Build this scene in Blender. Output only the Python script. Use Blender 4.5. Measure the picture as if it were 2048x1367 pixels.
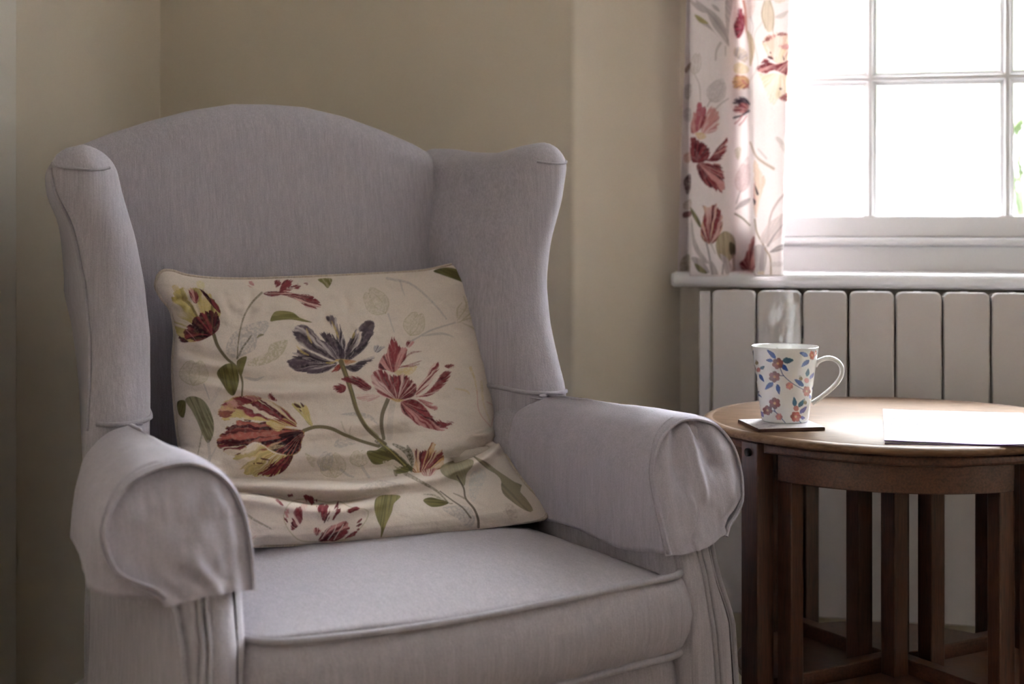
import bpy, bmesh, math, random
import numpy as np
from mathutils import Vector, Matrix

for o in list(bpy.data.objects):
    bpy.data.objects.remove(o)
SC = bpy.context.scene
COL = SC.collection
PI = math.pi

# ------------------------------------------------------------------ camera
F, CX, YH = 2950.0, 1024.0, 440.0          # focal length in px, principal column, horizon row (2048x1367)
TH, ZC = math.radians(12.5), 0.905
CT, ST = math.cos(TH), math.sin(TH)
cam_d = bpy.data.cameras.new('camera')
cam_d.sensor_width = 36.0
cam_d.lens = F / 2048 * 36
cam_d.shift_y = -(683.5 - YH) / 2048
cam_d.clip_start = 0.05
cam_d.dof.use_dof = True
cam_d.dof.focus_distance = 2.08
cam_d.dof.aperture_fstop = 3.5
cam = bpy.data.objects.new('camera', cam_d)
COL.objects.link(cam)
cam.location = (0, 0, ZC)
cam.rotation_euler = (PI / 2, 0, TH)
SC.camera = cam

# ------------------------------------------------------------------ world, lights, exposure
w = bpy.data.worlds.new('world'); SC.world = w; w.use_nodes = True
bg = w.node_tree.nodes['Background']
bg.inputs[0].default_value = (0.94, 0.955, 1.0, 1)
bg.inputs[1].default_value = 20.0
SC.view_settings.view_transform = 'Standard'
SC.view_settings.look = 'None'
SC.view_settings.gamma = 1.0
SC.view_settings.use_curve_mapping = False
SC.view_settings.exposure = 1.6

# the only light is the overcast sky, which enters through the window, enlarged out of view to admit more

# ------------------------------------------------------------------ helpers: pixels -> places
def ray(px, py):
    a = (np.asarray(px, float) - CX) / F; b = -(np.asarray(py, float) - YH) / F
    return np.stack([a * CT - ST, a * ST + CT, b + 0 * a], -1)
def cam2room(X, d):
    return (X * CT - d * ST, X * ST + d * CT)
def on_Y(px, py, Y):
    r = ray(px, py); t = Y / r[..., 1]
    return r * np.asarray(t)[..., None] + np.array([0, 0, ZC])
def on_X(px, py, X):
    r = ray(px, py); t = X / r[..., 0]
    return r * np.asarray(t)[..., None] + np.array([0, 0, ZC])
def on_Z(px, py, Z):
    r = ray(px, py); t = (Z - ZC) / r[..., 2]
    return r * np.asarray(t)[..., None] + np.array([0, 0, ZC])

# chair frame: origin on the floor midway between the arm fronts, +x to its left arm as seen, +y to its back
CH_A = TH + math.radians(30.9)
CH_O = np.array([*cam2room(-0.069, 1.781), 0.0])
CH_EX = np.array([math.cos(CH_A), math.sin(CH_A), 0]); CH_EY = np.array([-math.sin(CH_A), math.cos(CH_A), 0])
def chair_ray(px, py):
    r = ray(px, py)
    o = np.array([0, 0, ZC]) - CH_O
    tl = lambda v: np.stack([v @ CH_EX, v @ CH_EY, v[..., 2]], -1)
    return tl(o), tl(r)

def smooth(t): t = np.clip(t, 0, 1); return t * t * (3 - 2 * t)
def spline(pts, n, closed=False):
    """Catmull-Rom through pts, n samples, spaced evenly by length"""
    P = np.array(pts, float)
    if closed: Q = np.vstack([P[-1], P, P[0], P[1]])
    else: Q = np.vstack([2 * P[0] - P[1], P, 2 * P[-1] - P[-2]])
    out = []
    for i in range(len(Q) - 3):
        t = np.linspace(0, 1, 16, endpoint=False)[:, None]
        p0, p1, p2, p3 = Q[i:i + 4]
        out.append(0.5 * ((2 * p1) + (-p0 + p2) * t + (2 * p0 - 5 * p1 + 4 * p2 - p3) * t ** 2 + (-p0 + 3 * p1 - 3 * p2 + p3) * t ** 3))
    out = np.vstack(out + [Q[-2][None]])
    L = np.concatenate([[0], np.cumsum(np.linalg.norm(np.diff(out, axis=0), axis=1))])
    s = np.linspace(0, L[-1], n, endpoint=not closed)
    return np.stack([np.interp(s, L, out[:, k]) for k in range(P.shape[1])], -1)

def vnoise(x, y, seed=0):
    x = np.asarray(x, float); y = np.asarray(y, float)
    xi = np.floor(x).astype(np.int64); yi = np.floor(y).astype(np.int64)
    fx = x - xi; fy = y - yi; fx = fx * fx * (3 - 2 * fx); fy = fy * fy * (3 - 2 * fy)
    def h(a, b):
        n = (a * 374761393 + b * 668265263 + seed * 1442695041) & 0x7fffffff
        n = ((n ^ (n >> 13)) * 1274126177) & 0x7fffffff
        return ((n ^ (n >> 16)) & 0xffff) / 65535.0
    return (h(xi, yi) * (1 - fx) + h(xi + 1, yi) * fx) * (1 - fy) + (h(xi, yi + 1) * (1 - fx) + h(xi + 1, yi + 1) * fx) * fy
def fbm(x, y, seed=0, o=3):
    s = 0; a = 0.5
    for k in range(o): s = s + a * vnoise(np.asarray(x) * 2 ** k, np.asarray(y) * 2 ** k, seed + k * 17); a *= 0.5
    return s / (1 - 0.5 ** o)

# ------------------------------------------------------------------ helpers: objects
def link(o, parent=None, mat=None, label=None, cat=None, group=None, kind=None):
    COL.objects.link(o)
    if parent is not None: o.parent = parent
    if mat is not None: o.data.materials.append(mat)
    tag(o, label, cat, group, kind)
    return o
def tag(o, label=None, cat=None, group=None, kind=None):
    if label: o['label'] = label
    if cat: o['category'] = cat
    if group: o['group'] = group
    if kind: o['kind'] = kind
    return o
def empty(name, loc=(0, 0, 0), rz=0, **k):
    o = bpy.data.objects.new(name, None); o.empty_display_size = 0.1
    o.location = loc; o.rotation_euler = (0, 0, rz)
    return link(o, **k)
def mesh(name, V, Fc, mat=None, parent=None, smooth_=True, **k):
    m = bpy.data.meshes.new(name)
    m.from_pydata([tuple(map(float, v)) for v in V], [], [tuple(map(int, f)) for f in Fc])
    m.validate(); m.update()
    if smooth_: m.shade_smooth()
    return link(bpy.data.objects.new(name, m), parent, mat, **k)
def grid_faces(n, mm, wu=False, wv=False, off=0, flip=False):
    a = np.arange(n if wu else n - 1)[:, None]; b = np.arange(mm if wv else mm - 1)[None, :]
    a2 = (a + 1) % n; b2 = (b + 1) % mm
    q = np.stack([a * mm + b, a2 * mm + b, a2 * mm + b2, a * mm + b2], -1).reshape(-1, 4) + off
    return q[:, ::-1] if flip else q
def big_mesh(name, V, Q, mat=None, parent=None, col=None, **k):
    V = np.asarray(V, np.float32); Q = np.asarray(Q, np.int32)
    m = bpy.data.meshes.new(name)
    m.vertices.add(len(V)); m.vertices.foreach_set('co', V.ravel())
    m.loops.add(Q.size); m.loops.foreach_set('vertex_index', Q.ravel())
    m.polygons.add(len(Q)); m.polygons.foreach_set('loop_start', np.arange(0, Q.size, 4, dtype=np.int32))
    if col is not None:
        at = m.color_attributes.new('print', 'FLOAT_COLOR', 'POINT')
        c = np.ones((len(V), 4), np.float32); c[:, :3] = col
        at.data.foreach_set('color', c.ravel())
    m.update(calc_edges=True); m.validate(); m.shade_smooth()
    return link(bpy.data.objects.new(name, m), parent, mat, **k)
def grid(name, P, mat=None, parent=None, wu=False, wv=False, flip=False, **k):
    n, mm = P.shape[:2]
    return big_mesh(name, P.reshape(-1, 3), grid_faces(n, mm, wu, wv, 0, flip), mat, parent, **k)
def tube_geo(P, r, seg=8, closed=False, off=0):
    P = np.array(P, float); n = len(P); r = np.broadcast_to(np.asarray(r, float), (n,))
    T = np.gradient(P, axis=0) if not closed else np.roll(P, -1, 0) - np.roll(P, 1, 0)
    T /= np.linalg.norm(T, axis=1)[:, None] + 1e-12
    up = np.array([0, 0, 1.0]) if abs(T[0, 2]) < 0.9 else np.array([1.0, 0, 0])
    N = np.zeros_like(P); a = up - T[0] * (up @ T[0]); N[0] = a / np.linalg.norm(a)
    for i in range(1, n):
        a = N[i - 1] - T[i] * (N[i - 1] @ T[i]); N[i] = a / (np.linalg.norm(a) + 1e-12)
    B = np.cross(T, N); an = np.linspace(0, 2 * PI, seg, endpoint=False)
    V = P[:, None] + r[:, None, None] * (np.cos(an)[None, :, None] * N[:, None] + np.sin(an)[None, :, None] * B[:, None])
    Q = grid_faces(n, seg, closed, True, off)
    return V.reshape(-1, 3), Q
def tube(name, P, r, mat=None, parent=None, seg=8, closed=False, **k):
    V, Q = tube_geo(P, r, seg, closed); Q = [list(q) for q in Q]
    if not closed:
        Q.append(list(range(seg))[::-1]); Q.append(list(range(len(V) - seg, len(V))))
    return mesh(name, V, Q, mat, parent, **k)
def box(name, c, s, mat=None, parent=None, bevel=0.0, rz=0, seg=2, **k):
    bm = bmesh.new(); bmesh.ops.create_cube(bm, size=1)
    for v in bm.verts: v.co = Vector((v.co.x * s[0], v.co.y * s[1], v.co.z * s[2]))
    if bevel: bmesh.ops.bevel(bm, geom=bm.edges[:], offset=bevel, segments=seg, profile=0.5, affect='EDGES')
    if rz: bmesh.ops.rotate(bm, verts=bm.verts, cent=(0, 0, 0), matrix=Matrix.Rotation(rz, 3, 'Z'))
    bmesh.ops.translate(bm, verts=bm.verts, vec=Vector(c))
    m = bpy.data.meshes.new(name); bm.to_mesh(m); bm.free()
    return link(bpy.data.objects.new(name, m), parent, mat, **k)
def prism(name, poly, z0, z1, mat=None, parent=None, bevel=0.0, seg=2, **k):
    bm = bmesh.new(); vs = [bm.verts.new((p[0], p[1], z0)) for p in poly]; f = bm.faces.new(vs)
    r = bmesh.ops.extrude_face_region(bm, geom=[f])
    for v in [g for g in r['geom'] if isinstance(g, bmesh.types.BMVert)]: v.co.z = z1
    bmesh.ops.recalc_face_normals(bm, faces=bm.faces[:])
    if bevel:
        ed = [e for e in bm.edges if abs(e.verts[0].co.z - e.verts[1].co.z) < 1e-6]
        bmesh.ops.bevel(bm, geom=ed, offset=bevel, segments=seg, profile=0.5, affect='EDGES')
    m = bpy.data.meshes.new(name); bm.to_mesh(m); bm.free()
    return link(bpy.data.objects.new(name, m), parent, mat, **k)
def lathe(name, prof, seg, mat=None, parent=None, **k):
    pr = np.array(prof, float); an = np.linspace(0, 2 * PI, seg, endpoint=False)
    P = np.stack([pr[:, None, 0] * np.cos(an), pr[:, None, 0] * np.sin(an), pr[:, None, 1] + 0 * an], -1)
    return grid(name, P, mat, parent, wv=True, flip=True, **k)
def copy_tree(o, parent=None):
    c = o.copy(); COL.objects.link(c); c.parent = parent
    for ch in o.children: copy_tree(ch, c)
    return c

# ------------------------------------------------------------------ materials
class G:
    def __init__(s, name):
        s.m = bpy.data.materials.new(name); s.m.use_nodes = True; s.t = s.m.node_tree
        s.b = s.t.nodes['Principled BSDF']
    def n(s, typ, **kw):
        nd = s.t.nodes.new(typ)
        for k, v in kw.items():
            if k in nd.inputs.keys(): nd.inputs[k].default_value = v
            else: setattr(nd, k, v)
        return nd
    def l(s, a, b): s.t.links.new(a, b)
    def coords(s, scale=(1, 1, 1), kind='Object'):
        tc = s.n('ShaderNodeTexCoord'); mp = s.n('ShaderNodeMapping'); mp.inputs['Scale'].default_value = scale
        s.l(tc.outputs[kind], mp.inputs['Vector']); return mp.outputs[0]
    def noise(s, vec, scale, detail=3, rough=0.55):
        nd = s.n('ShaderNodeTexNoise'); nd.inputs['Scale'].default_value = scale
        nd.inputs['Detail'].default_value = detail; nd.inputs['Roughness'].default_value = rough
        s.l(vec, nd.inputs['Vector']); return nd.outputs['Fac']
    def ramp(s, fac, stops):
        r = s.n('ShaderNodeValToRGB'); e = r.color_ramp.elements
        while len(e) < len(stops): e.new(0.5)
        for i, (p, c) in enumerate(stops): e[i].position = p; e[i].color = (*c, 1)
        s.l(fac, r.inputs[0]); return r.outputs[0]
    def mix(s, fac, a, b, mode='MIX'):
        nd = s.n('ShaderNodeMix'); nd.data_type = 'RGBA'; nd.blend_type = mode
        for sock, v in ((nd.inputs[0], fac), (nd.inputs[6], a), (nd.inputs[7], b)):
            if hasattr(v, 'links'): s.l(v, sock)
            elif isinstance(v, (int, float)): sock.default_value = v
            else: sock.default_value = (*v, 1)
        return nd.outputs[2]
    def bump(s, h, strength, dist=0.001):
        b = s.n('ShaderNodeBump'); b.inputs['Strength'].default_value = strength; b.inputs['Distance'].default_value = dist
        s.l(h, b.inputs['Height']); s.l(b.outputs[0], s.b.inputs['Normal'])
    def set(s, rough=0.5, spec=0.5, **k):
        s.b.inputs['Roughness'].default_value = rough; s.b.inputs['Specular IOR Level'].default_value = spec
        for a, v in k.items(): s.b.inputs[a.replace('_', ' ')].default_value = v
    def col(s, c):
        if hasattr(c, 'links'): s.l(c, s.b.inputs['Base Color'])
        else: s.b.inputs['Base Color'].default_value = (*c, 1)

def m_paint(name, c, rough=0.6, var=0.04, bumps=0.12, sc=30):
    g = G(name); v = g.coords(); n = g.noise(v, 3.0, 4)
    g.col(g.ramp(n, [(0.3, tuple(x * (1 - var) for x in c)), (0.7, tuple(min(1, x * (1 + var)) for x in c))]))
    g.set(rough, 0.3 if rough < 0.9 else 0.0); g.bump(g.noise(v, sc * 8, 3), bumps, 0.001); return g.m
def m_fabric(name, c, streak=0.11, weave=0.35):
    g = G(name)
    s1 = g.noise(g.coords((950, 260, 14)), 1.0, 2)
    s2 = g.noise(g.coords((150, 50, 4)), 1.0, 2)
    wv = g.noise(g.coords((900, 900, 900)), 1.0, 1)
    lo = tuple(x * (1 - streak) for x in c); hi = tuple(x * (1 + streak) for x in c)
    a = g.ramp(s1, [(0.32, lo), (0.7, hi)])
    b = g.ramp(s2, [(0.3, (0.95, 0.95, 0.955)), (0.7, (1.04, 1.035, 1.035))])
    d = g.ramp(wv, [(0.25, (0.86, 0.86, 0.86)), (0.75, (1.12, 1.12, 1.12))])
    g.col(g.mix(1.0, g.mix(1.0, a, b, 'MULTIPLY'), d, 'MULTIPLY'))
    g.set(0.92, 0.15, Sheen_Weight=0.12, Sheen_Roughness=0.5)
    g.bump(g.noise(g.coords((520, 520, 300)), 1.0, 2), weave, 0.0012); return g.m
def m_print(name, rough=0.85, weave=0.25, transl=0.0, spec=0.15, coat=0.0):
    g = G(name); at = g.n('ShaderNodeAttribute'); at.attribute_name = 'print'
    if weave:
        d = g.ramp(g.noise(g.coords((800, 800, 800)), 1.0, 1), [(0.25, (0.90, 0.90, 0.90)), (0.75, (1.08, 1.08, 1.08))])
        c = g.mix(1.0, at.outputs['Color'], d, 'MULTIPLY'); g.bump(g.noise(g.coords((600, 600, 600)), 1.0, 2), weave, 0.0008)
    else: c = at.outputs['Color']
    g.col(c); g.set(rough, spec, Coat_Weight=coat)
    if transl:
        tr = g.n('ShaderNodeBsdfTranslucent'); mx = g.n('ShaderNodeMixShader'); mx.inputs[0].default_value = transl
        warm = g.mix(1.0, c, (1.0, 0.92, 0.86), 'MULTIPLY')
        g.l(warm, tr.inputs[0]); out = g.t.nodes['Material Output']
        g.l(g.b.outputs[0], mx.inputs[1]); g.l(tr.outputs[0], mx.inputs[2]); g.l(mx.outputs[0], out.inputs[0])
    return g.m
def m_wood(name, dark, light, scale=(3, 30, 30), rough=0.35, coat=0.15, spec=0.45, crough=0.3):
    g = G(name); v = g.coords(scale)
    n1 = g.noise(v, 2.2, 6, 0.65); n2 = g.noise(g.coords(tuple(x * 6 for x in scale)), 2.0, 2)
    a = g.ramp(n1, [(0.3, dark), (0.72, light)])
    g.col(g.mix(0.5, a, g.ramp(n2, [(0.35, dark), (0.62, light)])))
    g.set(rough, spec, Coat_Weight=coat, Coat_Roughness=crough); g.bump(n2, 0.18, 0.001); return g.m
def m_plain(name, c, rough=0.5, spec=0.5, **k):
    g = G(name); n = g.noise(g.coords(), 12.0, 3)
    g.col(g.ramp(n, [(0.3, tuple(x * 0.96 for x in c)), (0.7, tuple(min(1, x * 1.03) for x in c))])); g.set(rough, spec, **k); return g.m
def m_glass(name):
    g = G(name); out = g.t.nodes['Material Output']
    tr = g.n('ShaderNodeBsdfTransparent'); gl = g.n('ShaderNodeBsdfGlossy'); gl.inputs['Roughness'].default_value = 0.02
    tr.inputs[0].default_value = (0.97, 0.985, 0.975, 1)
    fr = g.n('ShaderNodeFresnel'); fr.inputs[0].default_value = 1.3
    mx = g.n('ShaderNodeMixShader'); g.l(fr.outputs[0], mx.inputs[0]); g.l(tr.outputs[0], mx.inputs[1]); g.l(gl.outputs[0], mx.inputs[2])
    g.l(mx.outputs[0], out.inputs[0]); return g.m

def m_grass(name, c):
    g = G(name); n = g.noise(g.coords((1.6, 0.5, 1.0)), 1.2, 4, 0.6); n2 = g.noise(g.coords((30, 12, 30)), 1.0, 3)
    a = g.ramp(n, [(0.3, tuple(x * 0.72 for x in c)), (0.5, c), (0.7, tuple(x * 1.35 for x in c))])
    g.col(g.mix(0.4, a, g.ramp(n2, [(0.3, tuple(x * 0.7 for x in c)), (0.7, tuple(x * 1.3 for x in c))]))); g.set(1.0, 0.0); return g.m
M = dict(
    wall=m_paint('cream_wall_paint', (0.67, 0.595, 0.495), 0.7, 0.035),
    wallw=m_paint('pale_wall_paint', (0.70, 0.66, 0.60), 0.6, 0.03),
    ceil=m_paint('ceiling_paint', (0.78, 0.77, 0.75), 0.8),
    white=m_paint('white_gloss_paint', (0.83, 0.82, 0.84), 0.3, 0.015, 0.03),
    rad=m_paint('radiator_enamel', (0.70, 0.66, 0.665), 0.35, 0.015, 0.03),
    fab=m_fabric('lavender_grey_linen', (0.43, 0.40, 0.445)),
    cover=m_fabric('washed_lavender_linen', (0.46, 0.43, 0.495), 0.06, 0.3),
    pipe=m_fabric('linen_piping', (0.39, 0.365, 0.405), 0.06, 0.4),
    pillow=m_print('floral_linen_print', 0.9, 0.3),
    curtain=m_print('floral_curtain_print', 0.85, 0.12, 0.14),
    mug=m_print('printed_bone_china', 0.12, 0, 0.0, 0.5, 0.6),
    mag=m_print('printed_leaflet_paper', 0.7, 0, 0.0, 0.0),
    top=m_wood('oak_tabletop', (0.13, 0.075, 0.045), (0.24, 0.150, 0.095), (3, 22, 22), 0.5, 0.45, 0.0, 0.5),
    oak=m_wood('dark_oak', (0.028, 0.011, 0.007), (0.11, 0.043, 0.023), (26, 26, 2.5), 0.34, 0.25),
    oakh=m_wood('dark_oak_board', (0.04, 0.016, 0.010), (0.14, 0.058, 0.032), (4, 26, 26), 0.34, 0.25),
    floor=m_wood('floor_boards', (0.06, 0.034, 0.022), (0.12, 0.07, 0.042), (20, 2, 20), 0.5, 0.0),
    cork=m_plain('coaster_edge', (0.09, 0.045, 0.035), 0.6, 0.3),
    dark=m_plain('dark_metal', (0.03, 0.028, 0.028), 0.5, 0.4),
    paper=m_plain('white_paper', (0.80, 0.80, 0.82), 0.6, 0.3),
    purple=m_plain('purple_lens_fringe', (0.16, 0.08, 0.33), 0.5, 0.3),  # lens colour fringe at the leaflet's edge, put into the material colour
    glass=m_glass('window_glass'),
    grass=m_grass('mown_grass', (0.058, 0.068, 0.046)),
    gravel=m_paint('pale_gravel', (0.14, 0.14, 0.14), 0.95, 0.08, 0.5, 6),
    stone=m_paint('pale_stone', (0.26, 0.26, 0.25), 0.95, 0.06, 0.4, 4),
    leaf=m_paint('shrub_leaf', (0.075, 0.10, 0.05), 0.6, 0.2, 0.1),
    flower=m_paint('cream_petal', (0.50, 0.45, 0.32), 0.7, 0.1, 0.1),
)
SC.cycles.use_denoising = True

# ================================================================== the room
XL, YB, YW = -1.264, 2.60, 2.80
def boxes(name, lst, mat, parent=None, **k):
    V = []; Fc = []
    for (x0, x1, y0, y1, z0, z1) in lst:
        b = len(V)
        V += [(x, y, z) for z in (z0, z1) for y in (y0, y1) for x in (x0, x1)]
        Fc += [[b + i for i in f] for f in ((0, 2, 3, 1), (4, 5, 7, 6), (0, 1, 5, 4), (2, 6, 7, 3), (0, 4, 6, 2), (1, 3, 7, 5))]
    return mesh(name, V, Fc, mat, parent, smooth_=False, **k)
S = dict(kind='structure')
boxes('floor', [(-1.6, 3.3, -4.9, 3.1, -0.1, 0.0)], M['floor'], **S)
boxes('ceiling', [(-1.6, 3.3, -4.9, 3.1, 2.95, 3.05)], M['ceil'], **S)  # raised to clear the unseen upper panes added for daylight
boxes('wall_left', [(XL - 0.3, XL, -4.6, 3.1, 0.0, 2.95)], M['wall'], **S)
# back wall with a splayed, plaster-rounded reveal running to the window
cx_, cy_ = on_Y(1147, 600, YB)[:2]
rx_ = on_Y(1361, 600, YW)[0]
d1 = np.array([1.0, 0]); d2 = np.array([rx_ - cx_, YW - YB]); d2 /= np.linalg.norm(d2)
rnd = [np.array([cx_, cy_]) + 0.006 * ((-d1) * (1 - t) ** 2 + d2 * t ** 2) for t in np.linspace(0, 1, 6)]
poly = [(XL, YB)] + [tuple(p) for p in rnd] + [(rx_, YW), (rx_, 3.1), (XL, 3.1)]
prism('wall_back', poly, 0, 2.95, M['wall'], **S)
XR0, XR1 = 2.46, 2.66
prism('wall_back_right', [(3.0, YB), (XR1, YB), (XR0, YW), (XR0, 3.1), (3.0, 3.1)][::-1], 0, 2.95, M['wall'], **S)
WX0, WX1, WZ0, WZ1 = -0.262, 2.37, 0.806, 2.80
boxes('wall_window', [(rx_, XR0, YW, 3.1, 0, WZ0), (rx_, XR0, YW, 3.1, WZ1, 2.95), (rx_, WX0, YW, 3.1, WZ0, WZ1), (WX1, XR0, YW, 3.1, WZ0, WZ1)], M['wall'], **S)
boxes('wall_right', [(3.0, 3.3, -4.6, 3.1, 0, 2.95)], M['wall'], **S)
boxes('wall_front', [(-1.6, 3.3, -4.9, -4.6, 0, 2.95)], M['wall'], **S)
# boxed-in strip on the left wall whose edge shows at the frame's left
yt = on_X(20, 300, XL)[1]
box('trim_1', (XL + 0.006, yt - 0.30, 1.475), (0.012, 0.60, 2.95), M['wallw'], bevel=0.003, **S)
boxes('baseboard_back', [(XL, cx_ - 0.01, YB - 0.016, YB, 0, 0.12)], M['white'], **S)
boxes('baseboard_left', [(XL, XL + 0.016, yt + 0.01, YB - 0.016, 0, 0.12)], M['white'], **S)

# ---- window, only its lower left part in view: frame, glazing bars, panes, sill
win = empty('window_1', (0, 0, 0), kind='structure')
PX = on_Y(1740, 300, 2.90)[0]; PW = on_Y(2012, 300, 2.90)[0] - PX
GZ0 = on_Y(1740, 431, 2.90)[2]; PHT = on_Y(1740, 160, 2.90)[2] - GZ0
NC, NR = 10, 7  # unseen panes added above and to the right to bring daylight to the chair
GX0 = PX - PW; GX1 = GX0 + NC * PW; GZ1 = GZ0 + NR * PHT
def wbox(name, x0, x1, y0, y1, z0, z1, bv=0.004, mat='white'):
    return box(name, ((x0 + x1) / 2, (y0 + y1) / 2, (z0 + z1) / 2), (x1 - x0, y1 - y0, z1 - z0), M[mat], win, bv)
zr = on_Y(1740, 475, 2.875)[2]; zb = on_Y(1740, 490, 2.86)[2]
wbox('bottom_rail', GX0 - 0.055, GX1 + 0.055, 2.875, 2.925, zr, GZ0)
wbox('frame_bead', WX0, WX1, 2.855, 2.93, zb, zr - 0.0005, 0.006)
wbox('frame_bottom', WX0, WX1, 2.868, 2.96, WZ0, zb - 0.0005, 0.003)
wbox('top_rail', GX0 - 0.055, GX1 + 0.055, 2.875, 2.925, GZ1, WZ1 - 0.001)
wbox('stile', WX0 + 0.001, GX0, 2.877, 2.923, zr, WZ1 - 0.002)
wbox('stile', GX1, WX1 - 0.001, 2.877, 2.923, zr, WZ1 - 0.002)
def bar(name, p0, p1, vertical):
    # glazing bar: moulded cross-section (flat nose, ovolo shoulders, glazing rebate)
    pr = [(-0.0035, -0.020), (0.0035, -0.020), (0.0055, -0.012), (0.0125, -0.006), (0.0125, 0.004), (0.006, 0.006), (0.006, 0.016), (-0.006, 0.016), (-0.006, 0.006), (-0.0125, 0.004), (-0.0125, -0.006), (-0.0055, -0.012)]
    V = []
    for e in (p0, p1):
        for a, b in pr: V.append((e[0] + a, 2.895 + b, e[1]) if vertical else (e[0], 2.895 + b + 0.0004, e[1] + a))
    n = len(pr); Fc = [[i, (i + 1) % n, n + (i + 1) % n, n + i] for i in range(n)] + [list(range(n))[::-1], list(range(n, 2 * n))]
    if not vertical: Fc = [f[::-1] for f in Fc]
    return mesh(name, V, Fc, M['white'], win, smooth_=False)
for i in range(1, NC): bar('glazing_bar', (GX0 + i * PW, GZ0), (GX0 + i * PW, GZ1), True)
for j in range(1, NR): bar('glazing_bar', (GX0, GZ0 + j * PHT), (GX1, GZ0 + j * PHT), False)
pm = None
for i in range(NC):
    for j in range(NR):
        if pm is None:
            pm = box('pane', (0, 0, 0), (PW - 0.012, 0.003, PHT - 0.012), M['glass'], win); o = pm
        else:
            o = pm.copy(); COL.objects.link(o)
        o.location = (GX0 + (i + 0.5) * PW, 2.9035, GZ0 + (j + 0.5) * PHT)
# bullnosed sill board, its horn running past the reveal
sx0 = on_Y(1341, 560, 2.722)[0]
sz = on_Y(1700, 547, 2.722)[2]
pr = [(2.87, sz), (2.735, sz)] + [(2.735 - 0.0135 * math.sin(a), sz - 0.0135 + 0.0135 * math.cos(a)) for a in np.linspace(0, PI, 9)[1:-1]] + [(2.735, sz - 0.027), (2.87, sz - 0.027)]
V = []; n = len(pr)
xs = [sx0, sx0 + 0.006, XR0 - 0.004]
for q, x in enumerate(xs):
    for (y, z) in pr:
        ins = 0.006 if q == 0 else 0
        V.append((x, min(2.87, y + ins), sz - 0.0135 + (z - sz + 0.0135) * (1 - ins * 30)))
Fc = [[r * n + i, r * n + (i + 1) % n, (r + 1) * n + (i + 1) % n, (r + 1) * n + i] for r in range(2) for i in range(n)] + [list(range(n)), list(range(2 * n, 3 * n))[::-1]]
mesh('sill', V, Fc, M['white'], win, smooth_=False)

# ================================================================== outdoors
def terrain(name, rows, mat, x0=-14, x1=22, nx=40, seed=1, amp=0.04, **k):
    P = np.zeros((len(rows), nx, 3)); xx = np.linspace(x0, x1, nx)
    for i, (y, z) in enumerate(rows): P[i, :, 0] = xx; P[i, :, 1] = y; P[i, :, 2] = z + amp * (fbm(xx * 0.6, y * 0.6 + 0 * xx, seed) - 0.5)
    return grid(name, P, mat, flip=True, **k)
def zpx(py, d): return ZC + (YH - py) / F * d
terrain('gravel_yard', [(3.1, 0.55), (4.0, 0.72), (5.0, zpx(425, 5)), (6.5, zpx(372, 6.5)), (8.4, zpx(300, 8.4)), (8.9, zpx(296, 8.9))], M['gravel'], **S)
terrain('grass_bank', [(8.60, zpx(288, 8.62) - 0.6), (8.62, zpx(288, 8.62)), (10, zpx(235, 10)), (12, zpx(165, 12)), (15, zpx(60, 15)), (17, zpx(-10, 17)), (19, zpx(-50, 19)), (24, zpx(-20, 24))], M['grass'], amp=0.08, seed=4, **S)
zk = zpx(292, 8.5)
kb = bpy.data.meshes.new('kerb_stone')
kerb = empty('stone_kerb', (0, 8.5, zk), label='pale stone kerb between the gravel yard and the grass bank', cat='kerb')
k0 = box('kerb_stone', (0, 0, 0), (0.594, 0.22, 0.16), M['stone'], kerb, 0.015); k0.location = (-2.4, 0, 0)
for i in range(1, 10):
    c = k0.copy(); COL.objects.link(c); c.location = (-2.4 + i * 0.6, 0, 0.01 * math.sin(i * 2.1))
def plant(name, loc, h, nst, spread, leafn, leafl, mats, label, cat, flowers=False, seed=0):
    rg = random.Random(seed); e = empty(name, loc, label=label, cat=cat)
    V = []; Q = []; LV = []; LF = []; FV = []; FF = []
    for s_ in range(nst):
        a = rg.random() * 2 * PI; sp = spread * rg.uniform(0.3, 1)
        P = [(sp * math.cos(a) * (0.55 + 0.45 * t), sp * math.sin(a) * (0.55 + 0.45 * t), h * rg.uniform(0.9, 1.0) * t) for t in np.linspace(0, 1, 6)]
        v, q = tube_geo(P, np.linspace(0.006, 0.002, 6), 5, False, len(V)); V += list(v); Q += [list(x) for x in q]
        for l_ in range(leafn):
            t = rg.uniform(0.05, 1); p = Vector((sp * math.cos(a) * (0.55 + 0.45 * t), sp * math.sin(a) * (0.55 + 0.45 * t), h * t))
            b = rg.random() * 2 * PI; dr = Vector((math.cos(b), math.sin(b), rg.uniform(-0.2, 0.8))).normalized(); sd = dr.cross(Vector((0, 0, 1))).normalized()
            L = leafl * rg.uniform(0.6, 1.1); tgt, tf = (FV, FF) if (flowers and rg.random() < 0.45) else (LV, LF)
            o_ = len(tgt); up = sd.cross(dr)
            tgt += [p, p + dr * L * 0.5 + sd * L * 0.24 + up * L * 0.05, p + dr * L, p + dr * L * 0.5 - sd * L * 0.24 + up * L * 0.05]
            tf += [[o_, o_ + 1, o_ + 2], [o_, o_ + 2, o_ + 3]]
    mesh('stem', V, Q, M['leaf'], e); mesh('leaves', LV, LF, M[mats[0]], e, kind='stuff')
    if FV: mesh('blossom', FV, FF, M['flower'], e, kind='stuff')
    return e
p = on_Y(1952, 300, 8.9); plant('low_shrub', (p[0], p[1], p[2] - 0.05), 0.16, 14, 0.16, 14, 0.06, ['leaf'], 'low dark green shrub at the foot of the grass bank', 'shrub', seed=3)
p = on_Y(1965, 420, 5.2); plant('flowering_plant', (p[0], p[1], zpx(418, 5.2)), 0.12, 12, 0.10, 10, 0.04, ['leaf'], 'pale cream flowering plant on the gravel yard', 'plant', True, 5)
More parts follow.
